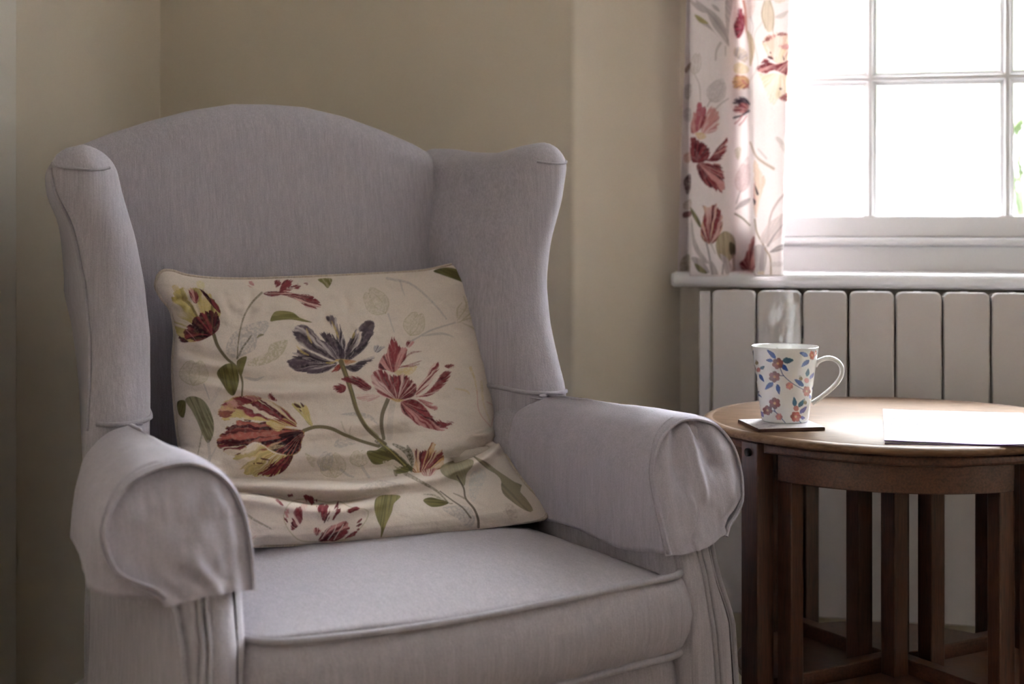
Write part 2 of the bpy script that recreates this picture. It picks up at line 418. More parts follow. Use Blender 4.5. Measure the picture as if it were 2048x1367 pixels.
p = on_Y(2062, 420, 4.6); plant('garden_shrub', (p[0], p[1], zpx(440, 4.6)), 0.27, 12, 0.09, 9, 0.07, ['leaf'], 'tall leafy green shrub just outside the window panes', 'shrub', seed=8)

# ================================================================== armchair
chair = empty('wingback_armchair', tuple(CH_O), CH_A, label='lavender grey linen wingback armchair with rolled arms in the corner', cat='armchair')
FAB, PIP = M['fab'], M['pipe']
INZ = [0.15, 0.34, 0.45, 0.53, 0.585, 0.615, 0.632, 0.640]
INO = [0.300, 0.292, 0.284, 0.280, 0.284, 0.298, 0.320, 0.352]
OUZ = [0.15, 0.30, 0.40, 0.49, 0.512, 0.526, 0.545, 0.575, 0.605, 0.628, 0.640]
OUO = [0.372, 0.366, 0.362, 0.365, 0.375, 0.396, 0.418, 0.427, 0.416, 0.392, 0.352]
def oi(z): return np.interp(z, INZ, INO)
def oo(z): return np.interp(z, OUZ, OUO)
def yF(z): return np.interp(z, [0.15, 0.30, 0.38, 0.45, 0.52, 0.58, 0.64], [-0.072, -0.072, -0.068, -0.056, -0.030, -0.008, 0.004])
prof = spline([(oi(z), z) for z in INZ] + [(oo(z), z) for z in OUZ[::-1][1:]], 72)      # (outward, z)
def arm(sgn, name):
    rows = []
    cen = np.array([0.352, 0])
    for dy, ins in ((0.0, 0.014), (0.003, 0.006), (0.010, 0.0), (0.05, 0), (0.15, 0), (0.28, 0), (0.36, 0), (0.43, 0.006), (0.50, 0.03)):
        o_ = prof[:, 0].copy(); z = prof[:, 1].copy()
        cx0 = (oi(z) + oo(z)) / 2
        o_ = o_ + np.clip(cx0 - o_, -1, 1) / (np.abs(cx0 - o_) + 0.01) * ins
        z = z - ins * np.clip((z - 0.55) / 0.09, 0, 1)
        y = np.where(dy < 0.04, yF(z) + dy, dy + np.clip(1 - dy / 0.3, 0, 1) * yF(z))
        hd = smooth((z - 0.47) / 0.06)
        tp = (0.20 * max(dy, 0) * hd if dy < 0.3 else 0.06 * hd + (0.06 + 0.06 * (1 - hd)) * smooth((dy - 0.28) / 0.3)) * smooth((o_ - 0.31) / 0.06)
        o_ = o_ - tp - 0.02 * smooth((dy - 0.28) / 0.1) * (o_ < 0.31) + (0.018 * smooth((0.46 - z) / 0.08) * (o_ > 0.33) if sgn > 0 else 0)
        rows.append(np.stack([sgn * o_, y, z], -1))
    a = grid(name, np.array(rows), FAB, chair, flip=sgn < 0)
    # padded front facing between double welts
    zz = np.concatenate([np.linspace(0.15, 0.50, 22), np.linspace(0.51, 0.634, 18)]); cc = np.linspace(0, 1, 15)
    P = np.zeros((len(zz), 15, 3))
    for i, z in enumerate(zz):
        a0, a1 = oi(z) + 0.012, oo(z) - 0.012 + (0.018 * float(smooth((0.46 - z) / 0.08)) if sgn > 0 else 0)
        P[i, :, 0] = sgn * (a0 + (a1 - a0) * cc); P[i, :, 2] = z
        sc = cc * (a1 - a0)
        wl = max(0.0, min(1.0, (0.56 - z) / 0.05)); q = 0.038 * wl     # valley where the welt runs
        P[i, :, 1] = yF(z) + 0.002 - 0.012 * np.sqrt(np.clip(4 * cc * (1 - cc), 0, 1)) + 0.007 * wl * np.exp(-((sc - q) / 0.006) ** 2)
    f = grid('arm_facing', P, FAB, chair, flip=sgn > 0)
    for q, r in ((0.034, 0.0034), (0.0415, 0.0034)):
        zt = np.linspace(0.15, 0.545, 30)
        tube('piping', [(sgn * (oi(z) + 0.012 + q), yF(z) - 0.0085, z) for z in zt], r, PIP, f, 6)
    zt = np.linspace(0.15, 0.545, 30)
    tube('piping', [(sgn * (oo(z) - 0.006 + (0.018 * float(smooth((0.46 - z) / 0.08)) if sgn > 0 else 0)), yF(z) + 0.001, z) for z in zt], 0.0036, PIP, f, 6)
    return a
arm(-1, 'arm'); arm(1, 'arm')

# inside back: camel-humped padded panel
def zt_back(x):
    return np.interp(np.abs(x), [0, 0.06, 0.125, 0.19, 0.25, 0.30], [1.088, 1.086, 1.074, 1.055, 1.034, 1.012])
def yb(z): return 0.605 - 0.13 * (1.08 - z)
xx = np.linspace(-0.30, 0.30, 61); rows = []
for x in xx:
    zt = zt_back(x); e = 1 - (abs(x) / 0.30) ** 4
    zs = np.linspace(0.36, zt - 0.055, 30)
    fr = [(x, yb(z) - 0.030 * e * (0.55 + 0.45 * math.sin(PI * min(1, (z - 0.36) / 0.7))), z) for z in zs]
    y0 = fr[-1][1]; c = (y0 + 0.058, zt - 0.055)
    cap = [(x, c[0] - 0.058 * math.cos(a), c[1] + 0.055 * math.sin(a)) for a in np.linspace(0, PI, 14)[1:]]
    bk = [(x * (1 - 0.36 * smooth(t * 2.2)), c[0] + 0.058 - 0.02 * t, c[1] - t * (c[1] - 0.15)) for t in np.linspace(0, 1, 10)[1:]]
    rows.append([(a + 0.010, b, c_) for a, b, c_ in fr + cap + bk])
grid('backrest', np.array(rows), FAB, chair, flip=True)

# wings
def wing(sgn):
    nt, ns = 50, 44; ZB = 0.50
    def cx0(z, y):      # centre line, flaring outward with height, toeing in toward the back
        f = np.interp(z, [0.50, 0.68, 0.75, 0.82, 0.88, 0.94, 1.02], [0.322, 0.314, 0.312, 0.317, 0.329, 0.347, 0.364])
        return f + (y - 0.36) * np.interp(z, [0.5, 0.66, 0.8, 1.0], [-0.28, -0.22, -0.14, -0.22])
    def yfr(z): return np.interp(z, [0.60, 0.66, 0.73, 0.80, 0.86, 0.93, 0.98, 1.03], [0.300, 0.305, 0.325, 0.342, 0.348, 0.346, 0.348, 0.352])
    def ztop(y): return np.interp(y, [0.30, 0.34, 0.38, 0.43, 0.48, 0.54, 0.60, 0.70], [0.994, 1.006, 1.018, 1.012, 1.003, 1.006, 1.014, 1.018])
    rows = []
    for i in range(nt):
        t = i / (nt - 1); T0 = 0.77; C0 = 0.92
        tt = C0 * (t / T0) if t < T0 else C0 + (1 - C0) * math.sin((t - T0) / (1 - T0) * PI / 2)
        h = 1.0 if t < T0 else math.cos((t - T0) / (1 - T0) * PI / 2)
        ring = []
        for j in range(ns):
            s = j / (ns - 1)
            if s < 0.30: u = 1 - s / 0.30; side = 1; an = None
            elif s > 0.70: u = (s - 0.70) / 0.30; side = -1; an = None
            else: an = (s - 0.30) / 0.40 * PI; u = 0; side = 0
            zg = ZB + tt * 0.515; half = np.interp(zg, [0.6, 0.7, 0.9, 1.02], [0.042, 0.040, 0.040, 0.038])
            y0 = yfr(zg) + 0.050 * (1 - h) ** 1.3
            if an is None: y = y0 + half + u * (0.64 - y0 - half); off = half * side
            else: y = y0 + half - half * math.sin(an); off = half * math.cos(an)
            dz = (-0.012 if sgn < 0 else 0.010) * smooth((zg - 0.8) / 0.2)
            z = ZB + tt * (ztop(y) - ZB) + dz
            off = off + (0.010 * smooth((zg - 0.90) / 0.06) if (side == 1 or (an is not None and an < 0.6)) and sgn < 0 else 0)
            ring.append((0.010 + sgn * (cx0(z, y) + off * h), y, z))
        rows.append(ring)
    P = np.array(rows); wo = grid('wing', P, FAB, chair, flip=sgn > 0)
    # welt where the outer panel meets the rolled front, running up to the top corner
    js = int(0.335 * (ns - 1)); pth = [P[i, js] + np.array([sgn * 0.0012, -0.0012, 0]) for i in range(11, int(nt * 0.80))]
    jt = [P[int(nt * 0.80), j] + np.array([0, -0.001, 0.001]) for j in range(js, ns // 2 + 5, 2)]
    tube('piping', spline(pth, 60), 0.0026, PIP, wo, 6)
    tube('pleat', spline(jt, 16), 0.0020, PIP, wo, 6)
    # welt round the wing's foot
    i0 = [i for i in range(nt) if P[i, ns // 2, 2] > 0.644][0]
    ring = [P[i0, j] + np.array([0, -0.001, 0]) for j in range(int(ns * 0.40), ns - 3)]
    tube('piping', spline(ring, 60), 0.0036, PIP, wo, 6)
    return wo
wing(-1); wing(1)

# seat frame under the cushion, with a softly bowed, padded front rail
rows = []
for z, ins in ((0.145, 0.012), (0.150, 0.003), (0.17, 0.0), (0.30, -0.004), (0.335, 0.0), (0.352, 0.010), (0.358, 0.03)):
    fr = [(x, -0.052 - 0.012 * (1 - (x / 0.30) ** 2) + ins, z) for x in np.linspace(-0.296, 0.296, 25)]
    bk = [(x, 0.60, z) for x in np.linspace(0.22, -0.22, 25)]
    rows.append(fr + bk)
P = np.array(rows); n = P.shape[1]
Q = [list(q) for q in grid_faces(len(rows), n, False, True)] + [list(range(n)), list(range((len(rows) - 1) * n, len(rows) * n))[::-1]]
mesh('seat_base', P.reshape(-1, 3), [q[::-1] for q in Q], FAB, chair)
for sx in (-1, 1):
    for (y, s) in ((-0.03, 0.042), (0.58, 0.038)):
        V = []
        for z, r, dy in ((0.0, 0.6, 0.0), (0.05, 0.68, 0.0), (0.16, 1.0, 0.0)):
            for a, b in ((-1, -1), (1, -1), (1, 1), (-1, 1)):
                V.append((sx * 0.325 + a * s * 0.5 * r, y + b * s * 0.5 * r + (0.05 * (0.16 - z) / 0.16 if y > 0.3 else 0), z))
        Fc = [[r * 4 + i, r * 4 + (i + 1) % 4, r * 4 + 4 + (i + 1) % 4, r * 4 + 4 + i] for r in range(2) for i in range(4)] + [[3, 2, 1, 0], [8, 9, 10, 11]]
        mesh('leg', V, Fc, M['oak'], chair, smooth_=False)

# ---- loose seat cushion (boxed, welted)
cush = empty('seat_cushion', tuple(CH_O), CH_A, label='loose boxed seat cushion of lavender grey linen in the armchair', cat='cushion')
def rrect(hw, y0, y1, r, n, bow):
    pts = []
    for (cx, cy, a0) in ((hw - r, y1 - r, 0), (-hw + r, y1 - r, 90), (-hw + r, y0 + r, 180), (hw - r, y0 + r, 270)):
        for a in np.linspace(a0, a0 + 90, 9): pts.append((cx + r * math.cos(math.radians(a)), cy + r * math.sin(math.radians(a))))
    P = np.array(pts + [pts[0]]); L = np.concatenate([[0], np.cumsum(np.linalg.norm(np.diff(P, axis=0), axis=1))]); s = np.linspace(0, L[-1], n, endpoint=False)
    P = np.stack([np.interp(s, L, P[:, k]) for k in range(2)], -1)
    P[:, 1] -= bow * np.clip((y1 - P[:, 1]) / (y1 - y0), 0, 1) ** 3 * (1 - np.clip(np.abs(P[:, 0]) / hw, 0, 1) ** 2)
    return P
CW, CY0, CY1 = 0.283, -0.064, 0.50
OUT = rrect(CW + 0.010, CY0, CY1, 0.035, 200, 0.020); OUT[:, 0] += 0.012; cen = np.array([0, 0.22])
def ctop(P):            # crown of the top, slightly sunken where someone sits
    u = np.abs(P[:, 0]) / CW; v = np.abs(P[:, 1] - 0.215) / 0.30
    return 0.450 + 0.034 * np.clip(1 - u ** 3, 0, 1) ** 0.8 * np.clip(1 - v ** 3.2, 0, 1) ** 0.8 + 0.003 * (fbm(P[:, 0] * 9, P[:, 1] * 9, 3) - 0.5)
rows = []
for r in np.linspace(0.0, 0.999, 30) ** 0.8:
    q = cen + (OUT - cen) * r; rows.append(np.column_stack([q, ctop(q)]))
sd = np.array([(0, 1.000, 0.449), (0.1, 1.012, 0.440), (0.3, 1.024, 0.418), (0.5, 1.028, 0.400), (0.7, 1.024, 0.380), (0.9, 1.012, 0.360), (1, 1.000, 0.352)])
nrm = OUT - np.array([0, 0.22]); nrm /= np.linalg.norm(nrm, axis=1)[:, None]
for (_, k_, z) in sd:
    q = OUT + nrm * (k_ - 1) * 0.7
    wz = 0.003 * (fbm(np.arange(200) * 0.45, z * 30 + np.zeros(200), 8) - 0.5) * (k_ > 1.005)
    rows.append(np.column_stack([q + nrm * wz[:, None], np.full(200, z) + 0.004 * np.sin(np.arange(200) / 200 * 2 * PI * 3)]))
for r in (0.95, 0.6, 0.05):
    q = cen + (OUT - cen) * r; rows.append(np.column_stack([q, np.full(200, 0.351)]))
bodyc = grid('cushion_body', np.array(rows), FAB, cush, wv=True, flip=True)
for z in (0.451, 0.351):
    q = OUT + nrm * 0.003
    tube('piping', np.column_stack([q, np.full(200, z) + 0.004 * np.sin(np.arange(200) / 200 * 2 * PI * 3) * 1.0]), 0.0048, PIP, bodyc, 8, True)

# ---- loose arm covers
FR = [(0.272, 0.505), (0.270, 0.55), (0.274, 0.588), (0.291, 0.624), (0.322, 0.645), (0.355, 0.648), (0.396, 0.637), (0.423, 0.611), (0.434, 0.577), (0.426, 0.544), (0.404, 0.528), (0.385, 0.519), (0.374, 0.508)]
RR = [(0.274, 0.500), (0.272, 0.55), (0.275, 0.588), (0.291, 0.624), (0.322, 0.645), (0.355, 0.648), (0.397, 0.638), (0.426, 0.613), (0.438, 0.582), (0.441, 0.565), (0.442, 0.548), (0.443, 0.532), (0.444, 0.516)]
FRs, RRs = spline(FR, 64), spline(RR, 64)
def cover(sgn, label, seed):
    root = empty('arm_cover', tuple(CH_O), CH_A, label=label, cat='arm cover')
    rows = []; ys = np.concatenate([[0, 0.004, 0.012], np.linspace(0.025, 0.345, 34)])
    fade = np.linspace(0, 1, 64)
    drop = -0.002 if sgn < 0 else -0.018                                    # how high the hem rides
    osc = 1.0 if sgn < 0 else 0.86
    def prof_(y):
        b = smooth(y / 0.10); p = FRs * (1 - b) + RRs * b
        q = p.copy(); lowo = smooth((0.56 - p[:, 1]) / 0.05)
        q[:, 1] += drop * lowo * (1 if sgn < 0 else np.where(fade < 0.5, 1.5, 1.0))
        q[:, 0] = np.where(p[:, 0] > 0.352, 0.352 + (p[:, 0] - 0.352) * osc, p[:, 0]) - 0.20 * y * smooth((p[:, 0] - 0.31) / 0.06)
        return q
    for y in ys:
        p = prof_(y)
        ins = 0.006 * max(0, 1 - y / 0.012) ** 2
        z = p[:, 1] - ins * np.clip((p[:, 1] - 0.55) / 0.09, 0, 1)
        o_ = p[:, 0] + (0.352 - p[:, 0]) * ins * 8
        yy = y + np.clip(1 - y / 0.30, 0, 1) * (yF(z) - 0.018)
        yr = np.interp(fade, [0, 0.15, 0.30, 0.42, 1], [0.24, 0.33, 0.33, 0.285, 0.27])      # rear hem slants on the inner side
        yy = np.minimum(yy, yr + 0.004 * np.sin(fade * 20 + seed))
        wr = 0.006 * (fbm(fade * 6 + seed, y * 14 + np.zeros(64), seed) - 0.35) * np.clip(y / 0.03, 0, 1)
        nr = np.gradient(p, axis=0); nr = np.stack([-nr[:, 1], nr[:, 0]], -1); nr /= np.linalg.norm(nr, axis=1)[:, None] + 1e-9
        hem = 0.004 * np.sin(y * 30 + seed) * (np.clip((fade - 0.85) / 0.15, 0, 1) + np.clip((0.15 - fade) / 0.15, 0, 1))
        rows.append(np.stack([sgn * (o_ + nr[:, 0] * wr), yy, z + nr[:, 1] * wr + hem - 0.012 * np.clip((fade - 0.8) / 0.2, 0, 1) * math.sin(PI * min(1, y / 0.12)) * (y < 0.12)], -1))
    P = np.array(rows); b_ = grid('cover_body', P, M['cover'], root, flip=sgn < 0)
    sm = b_.modifiers.new('solidify', 'SOLIDIFY'); sm.thickness = 0.0018; sm.offset = 1
    # front end panel, sagging and puckered, set a little inside the seam
    p0 = prof_(0.0); fo, fz = p0[:, 0], p0[:, 1]; k = int(np.argmax(fz))
    zlo = min(fz[0], fz[-1]) + 0.001
    zz = np.linspace(zlo, 0.6455, 60); cc = np.linspace(0, 1, 60); Pn = np.zeros((60, 60, 3))
    for i, z in enumerate(zz):
        a0 = np.interp(z, fz[:k + 1], fo[:k + 1]); a1 = np.interp(z, fz[k:][::-1], fo[k:][::-1])
        o_ = a0 + (a1 - a0) * cc; d = np.minimum(np.minimum(o_ - a0, a1 - o_), 0.648 - z); zn = (z - zlo) / (0.6455 - zlo)
        wr = fbm(o_ * 30 + seed * 3.1, z * 14 + seed + np.zeros(60), seed + 5) - 0.5
        amp = 0.016 if sgn > 0 else 0.012; pk = np.zeros(60)
        if sgn > 0:     # hollow beside the inner seam, a hard pleat and two soft folds running down from the top
            pk += 0.012 * np.exp(-((cc - 0.24 - 0.10 * (1 - zn)) / 0.07) ** 2) * smooth((zn - 0.35) / 0.2) * smooth((1 - zn) / 0.1)
            pk -= 0.009 * np.exp(-((cc - 0.40 - 0.18 * (1 - zn)) / 0.05) ** 2) * smooth((zn - 0.25) / 0.2) * smooth((1 - zn) / 0.1)
            pk += 0.010 * np.exp(-((cc - 0.55 - 0.30 * (1 - zn)) / 0.06) ** 2) * smooth((zn - 0.45) / 0.2) * smooth((1 - zn) / 0.1)
            pk -= 0.006 * np.exp(-((cc - 0.33 - 0.25 * (0.5 - zn)) / 0.025) ** 2) * smooth((zn - 0.05) / 0.1) * smooth((0.55 - zn) / 0.2)
            pk += 0.005 * np.exp(-((cc - 0.42) / 0.02) ** 2) * smooth((0.35 - zn) / 0.15)
        else:           # shallow vertical dents, a pinch at the foot
            pk += 0.007 * np.exp(-((cc - 0.80) / 0.10) ** 2) * smooth((0.62 - zn) / 0.3) + 0.008 * np.exp(-((cc - 0.60) / 0.09) ** 2 - ((zn - 0.16) / 0.10) ** 2) - 0.005 * np.exp(-((cc - 0.45) / 0.06) ** 2) * smooth((0.4 - zn) / 0.2)
        Pn[i, :, 0] = sgn * o_; Pn[i, :, 2] = z + (0.018 * cc ** 2 if sgn > 0 else 0.004 * np.sin(cc * 5)) * (1 - zn) ** 2
        Pn[i, :, 1] = yF(z) - 0.014 + 0.006 * max(0, (z - 0.6) / 0.048) - 0.008 * smooth(d / 0.03) + (amp * wr + pk) * smooth(d / 0.014)
    e_ = grid('end_panel', Pn, M['cover'], root, flip=sgn > 0)
    tube('seam', [(x, y - 0.001, z) for x, y, z in P[0]], 0.0020, M['cover'], b_, 6)
    return root
cover(-1, 'linen arm cover on the armchair arm nearer the left wall, showing its sewn front end', 1)
cover(1, 'puckered linen arm cover on the armchair arm beside the round table', 2)

# ================================================================== radiator under the sill
YR = 2.672                                                       # front face
RX = [on_Y(p, 700, YR)[0] for p in (1422.4, 1512.1, 1603.4, 1697, 1791, 1885.6, 1981.8)]
PIT = (RX[-1] - RX[0]) / 6
rz1 = on_Y(1650, 582.5, YR)[2]; rz0 = on_Y(1697, 1238, YR)[2]
rad = empty('panel_radiator', (RX[0], YR, rz0), label='white sectional aluminium radiator on the wall under the window sill', cat='radiator')
HR = rz1 - rz0
def rad_section():
    # front plate with rounded shoulders, bevelled lip, a centre web and a rear plate
    wd = PIT - 0.0042; r = 0.010
    def plate(y0, y1, w_, z0, z1, rr, lip):
        pts = [(-w_ / 2, z0), (w_ / 2, z0)] + [(w_ / 2 - rr + rr * math.cos(a), z1 - rr + rr * math.sin(a)) for a in np.linspace(0, PI / 2, 5)] + [(-w_ / 2 + rr - rr * math.sin(a), z1 - rr + rr * math.cos(a)) for a in np.linspace(0, PI / 2, 5)]
        n = len(pts); V = []; Fc = []
        for (y, ins) in ((y0, lip), (y0 + lip, 0), (y1, 0)):
            for (x, z) in pts: V.append((x - np.sign(x) * ins, y, z - (ins if z > z0 + 0.1 else -ins)))
        for q in range(2): Fc += [[q * n + i, q * n + (i + 1) % n, (q + 1) * n + (i + 1) % n, (q + 1) * n + i] for i in range(n)]
        return V, Fc + [list(range(n))[::-1], list(range(2 * n, 3 * n))]
    V, Fc = plate(0, 0.014, wd, 0, HR, r, 0.0015)
    def add(v2, f2):
        b = len(V); V.extend(v2); Fc.extend([[i + b for i in f] for f in f2])
    add(*plate(0.074, 0.080, wd, 0.01, HR - 0.004, r, 0.001))
    for (x0, x1, y0, y1, z0, z1) in ((-0.012, 0.012, 0.014, 0.074, 0.01, HR - 0.012), (-wd / 2 + 0.002, wd / 2 - 0.002, 0.014, 0.074, HR - 0.016, HR - 0.010), (-0.006, 0.006, 0.014, 0.074, HR - 0.010, HR - 0.001), (-wd / 2, wd / 2, 0.03, 0.06, 0.02, 0.05)):
        v2 = [(x, y, z) for z in (z0, z1) for y in (y0, y1) for x in (x0, x1)]
        add(v2, [(0, 2, 3, 1), (4, 5, 7, 6), (0, 1, 5, 4), (2, 6, 7, 3), (0, 4, 6, 2), (1, 3, 7, 5)])
    return V, Fc
V, Fc = rad_section()
s0 = mesh('radiator_section', V, Fc, M['rad'], rad, smooth_=False); s0.location = (PIT / 2, 0, 0)
for i in range(1, 12):
    c = s0.copy(); COL.objects.link(c); c.location = (PIT * (i + 0.5), 0, 0)
ex0 = on_Y(1398, 700, YR + 0.004)[0] - RX[0]
box('end_plate', ((ex0 - 0.0022) / 2, 0.010, HR / 2 - 0.002), (-0.0022 - ex0, 0.012, HR - 0.002), M['rad'], rad, 0.002)
for x in (PIT * 2, PIT * 9): box('wall_bracket', (x, 0.104, HR - 0.08), (0.03, 0.047, 0.02), M['dark'], rad)
tube('pipe', [(PIT * 12 + 0.0, 0.045, 0.035), (PIT * 12 + 0.04, 0.045, 0.035), (PIT * 12 + 0.05, 0.045, 0.025), (PIT * 12 + 0.05, 0.045, -rz0)], 0.0075, M['white'], rad)

# ================================================================== round nest of tables
TC = cam2room((1790 - CX) / F * 2.20, 2.20); TZ = ZC - 0.296; TR = 0.285
A0 = math.radians(210) + TH                                      # direction of the first leg
OAK, OAKH = M['oak'], M['oakh']
tab = empty('round_table', (TC[0], TC[1], 0), label='round dark oak table with moulded edge, standing over its wedge tables', cat='table')
tt_ = lathe('tabletop', [(0.0, TZ), (TR - 0.017, TZ), (TR - 0.0155, TZ - 0.0013), (TR - 0.014, TZ - 0.0004), (TR - 0.008, TZ - 0.0004), (TR - 0.002, TZ - 0.003), (TR, TZ - 0.007), (TR - 0.003, TZ - 0.011), (TR - 0.012, TZ - 0.013), (0.0, TZ - 0.013)], 160, M['top'], tab)
def pol(r, a): return (r * math.cos(a), r * math.sin(a))
for k in range(4):
    a = A0 + k * PI / 2; x, y = pol(0.262, a)
    lg = box('leg', (x, y, (TZ - 0.013) / 2), (0.030, 0.036, TZ - 0.013), OAK, tab, 0.002, a)
    x2, y2 = pol(0.262 - 0.017, a + 0.0)
    xs_, ys_ = pol(0.281, a)
    tube('peg', [(x + (xs_ - x) * 0.7, y + (ys_ - y) * 0.7, TZ - 0.028), (xs_, ys_, TZ - 0.028)], 0.006, M['dark'], lg, 10)
SZ = 0.262
for k in range(2):
    a = A0 + k * PI / 2
    box('stretcher', (0, 0, SZ - 0.014 - 0.0005 * k), (0.494, 0.024, 0.028), OAKH, tab, 0.002, a)
box('centre_post', (0, 0, (TZ - 0.013 + SZ) / 2), (0.03, 0.03, TZ - 0.013 - SZ), OAK, tab, 0.002, A0)
# four wedge-shaped small tables tucked under the round top
QZ = TZ - 0.0145
def wedge():
    e = bpy.data.objects.new('wedge_table', None); COL.objects.link(e)
    def sector(r0, r1, m, na=26):
        """sector between the two cross bars, clear of them by m, local bisector along +x"""
        out = []; h = PI / 4
        for a in np.linspace(-h, h, na):
            d = math.asin(min(1, m / r1)); aa = np.clip(a, -h + d, h - d); out.append((r1 * math.cos(aa), r1 * math.sin(aa)))
        if r0 <= 0: return [(m * math.sqrt(2), 0)] + out
        d0 = math.asin(min(0.9, m / r0)); inn = [(r0 * math.cos(a), r0 * math.sin(a)) for a in np.linspace(h - d0, -h + d0, na)]
        return out + inn
    prism('wedge_top', sector(0, 0.268, 0.020), QZ - 0.013, QZ, OAKH, e, 0.004, 3)
    prism('apron', sector(0.240, 0.252, 0.030), QZ - 0.052, QZ - 0.013, OAKH, e, 0.0015, 1)
    prism('shelf', sector(0, 0.235, 0.020), SZ - 0.030, SZ - 0.018, OAKH, e, 0.002, 1)
    for sg in (-1, 1):
        a = sg * (PI / 4 - math.asin(0.036 / 0.236)); x, y = pol(0.236, a)
        box('leg', (x, y, (QZ - 0.013) / 2), (0.026, 0.026, QZ - 0.013), OAK, e, 0.002, a)
    box('leg', (0.052, 0, (QZ - 0.013) / 2), (0.028, 0.028, QZ - 0.013), OAK, e, 0.002, PI / 4)
    return e
w0 = wedge()
wl = ['small wedge table under the round table, curved apron turned to the room', 'small wedge table under the round table on its side away from the armchair', 'small wedge table under the round table against the radiator', 'small wedge table under the round table on the armchair side']
for k in range(4):
    o = w0 if k == 0 else copy_tree(w0)
    o.location = (TC[0], TC[1], 0); o.rotation_euler = (0, 0, A0 + PI / 4 + k * PI / 2)
    tag(o, wl[k], 'table', 'wedge tables nested under the round table')

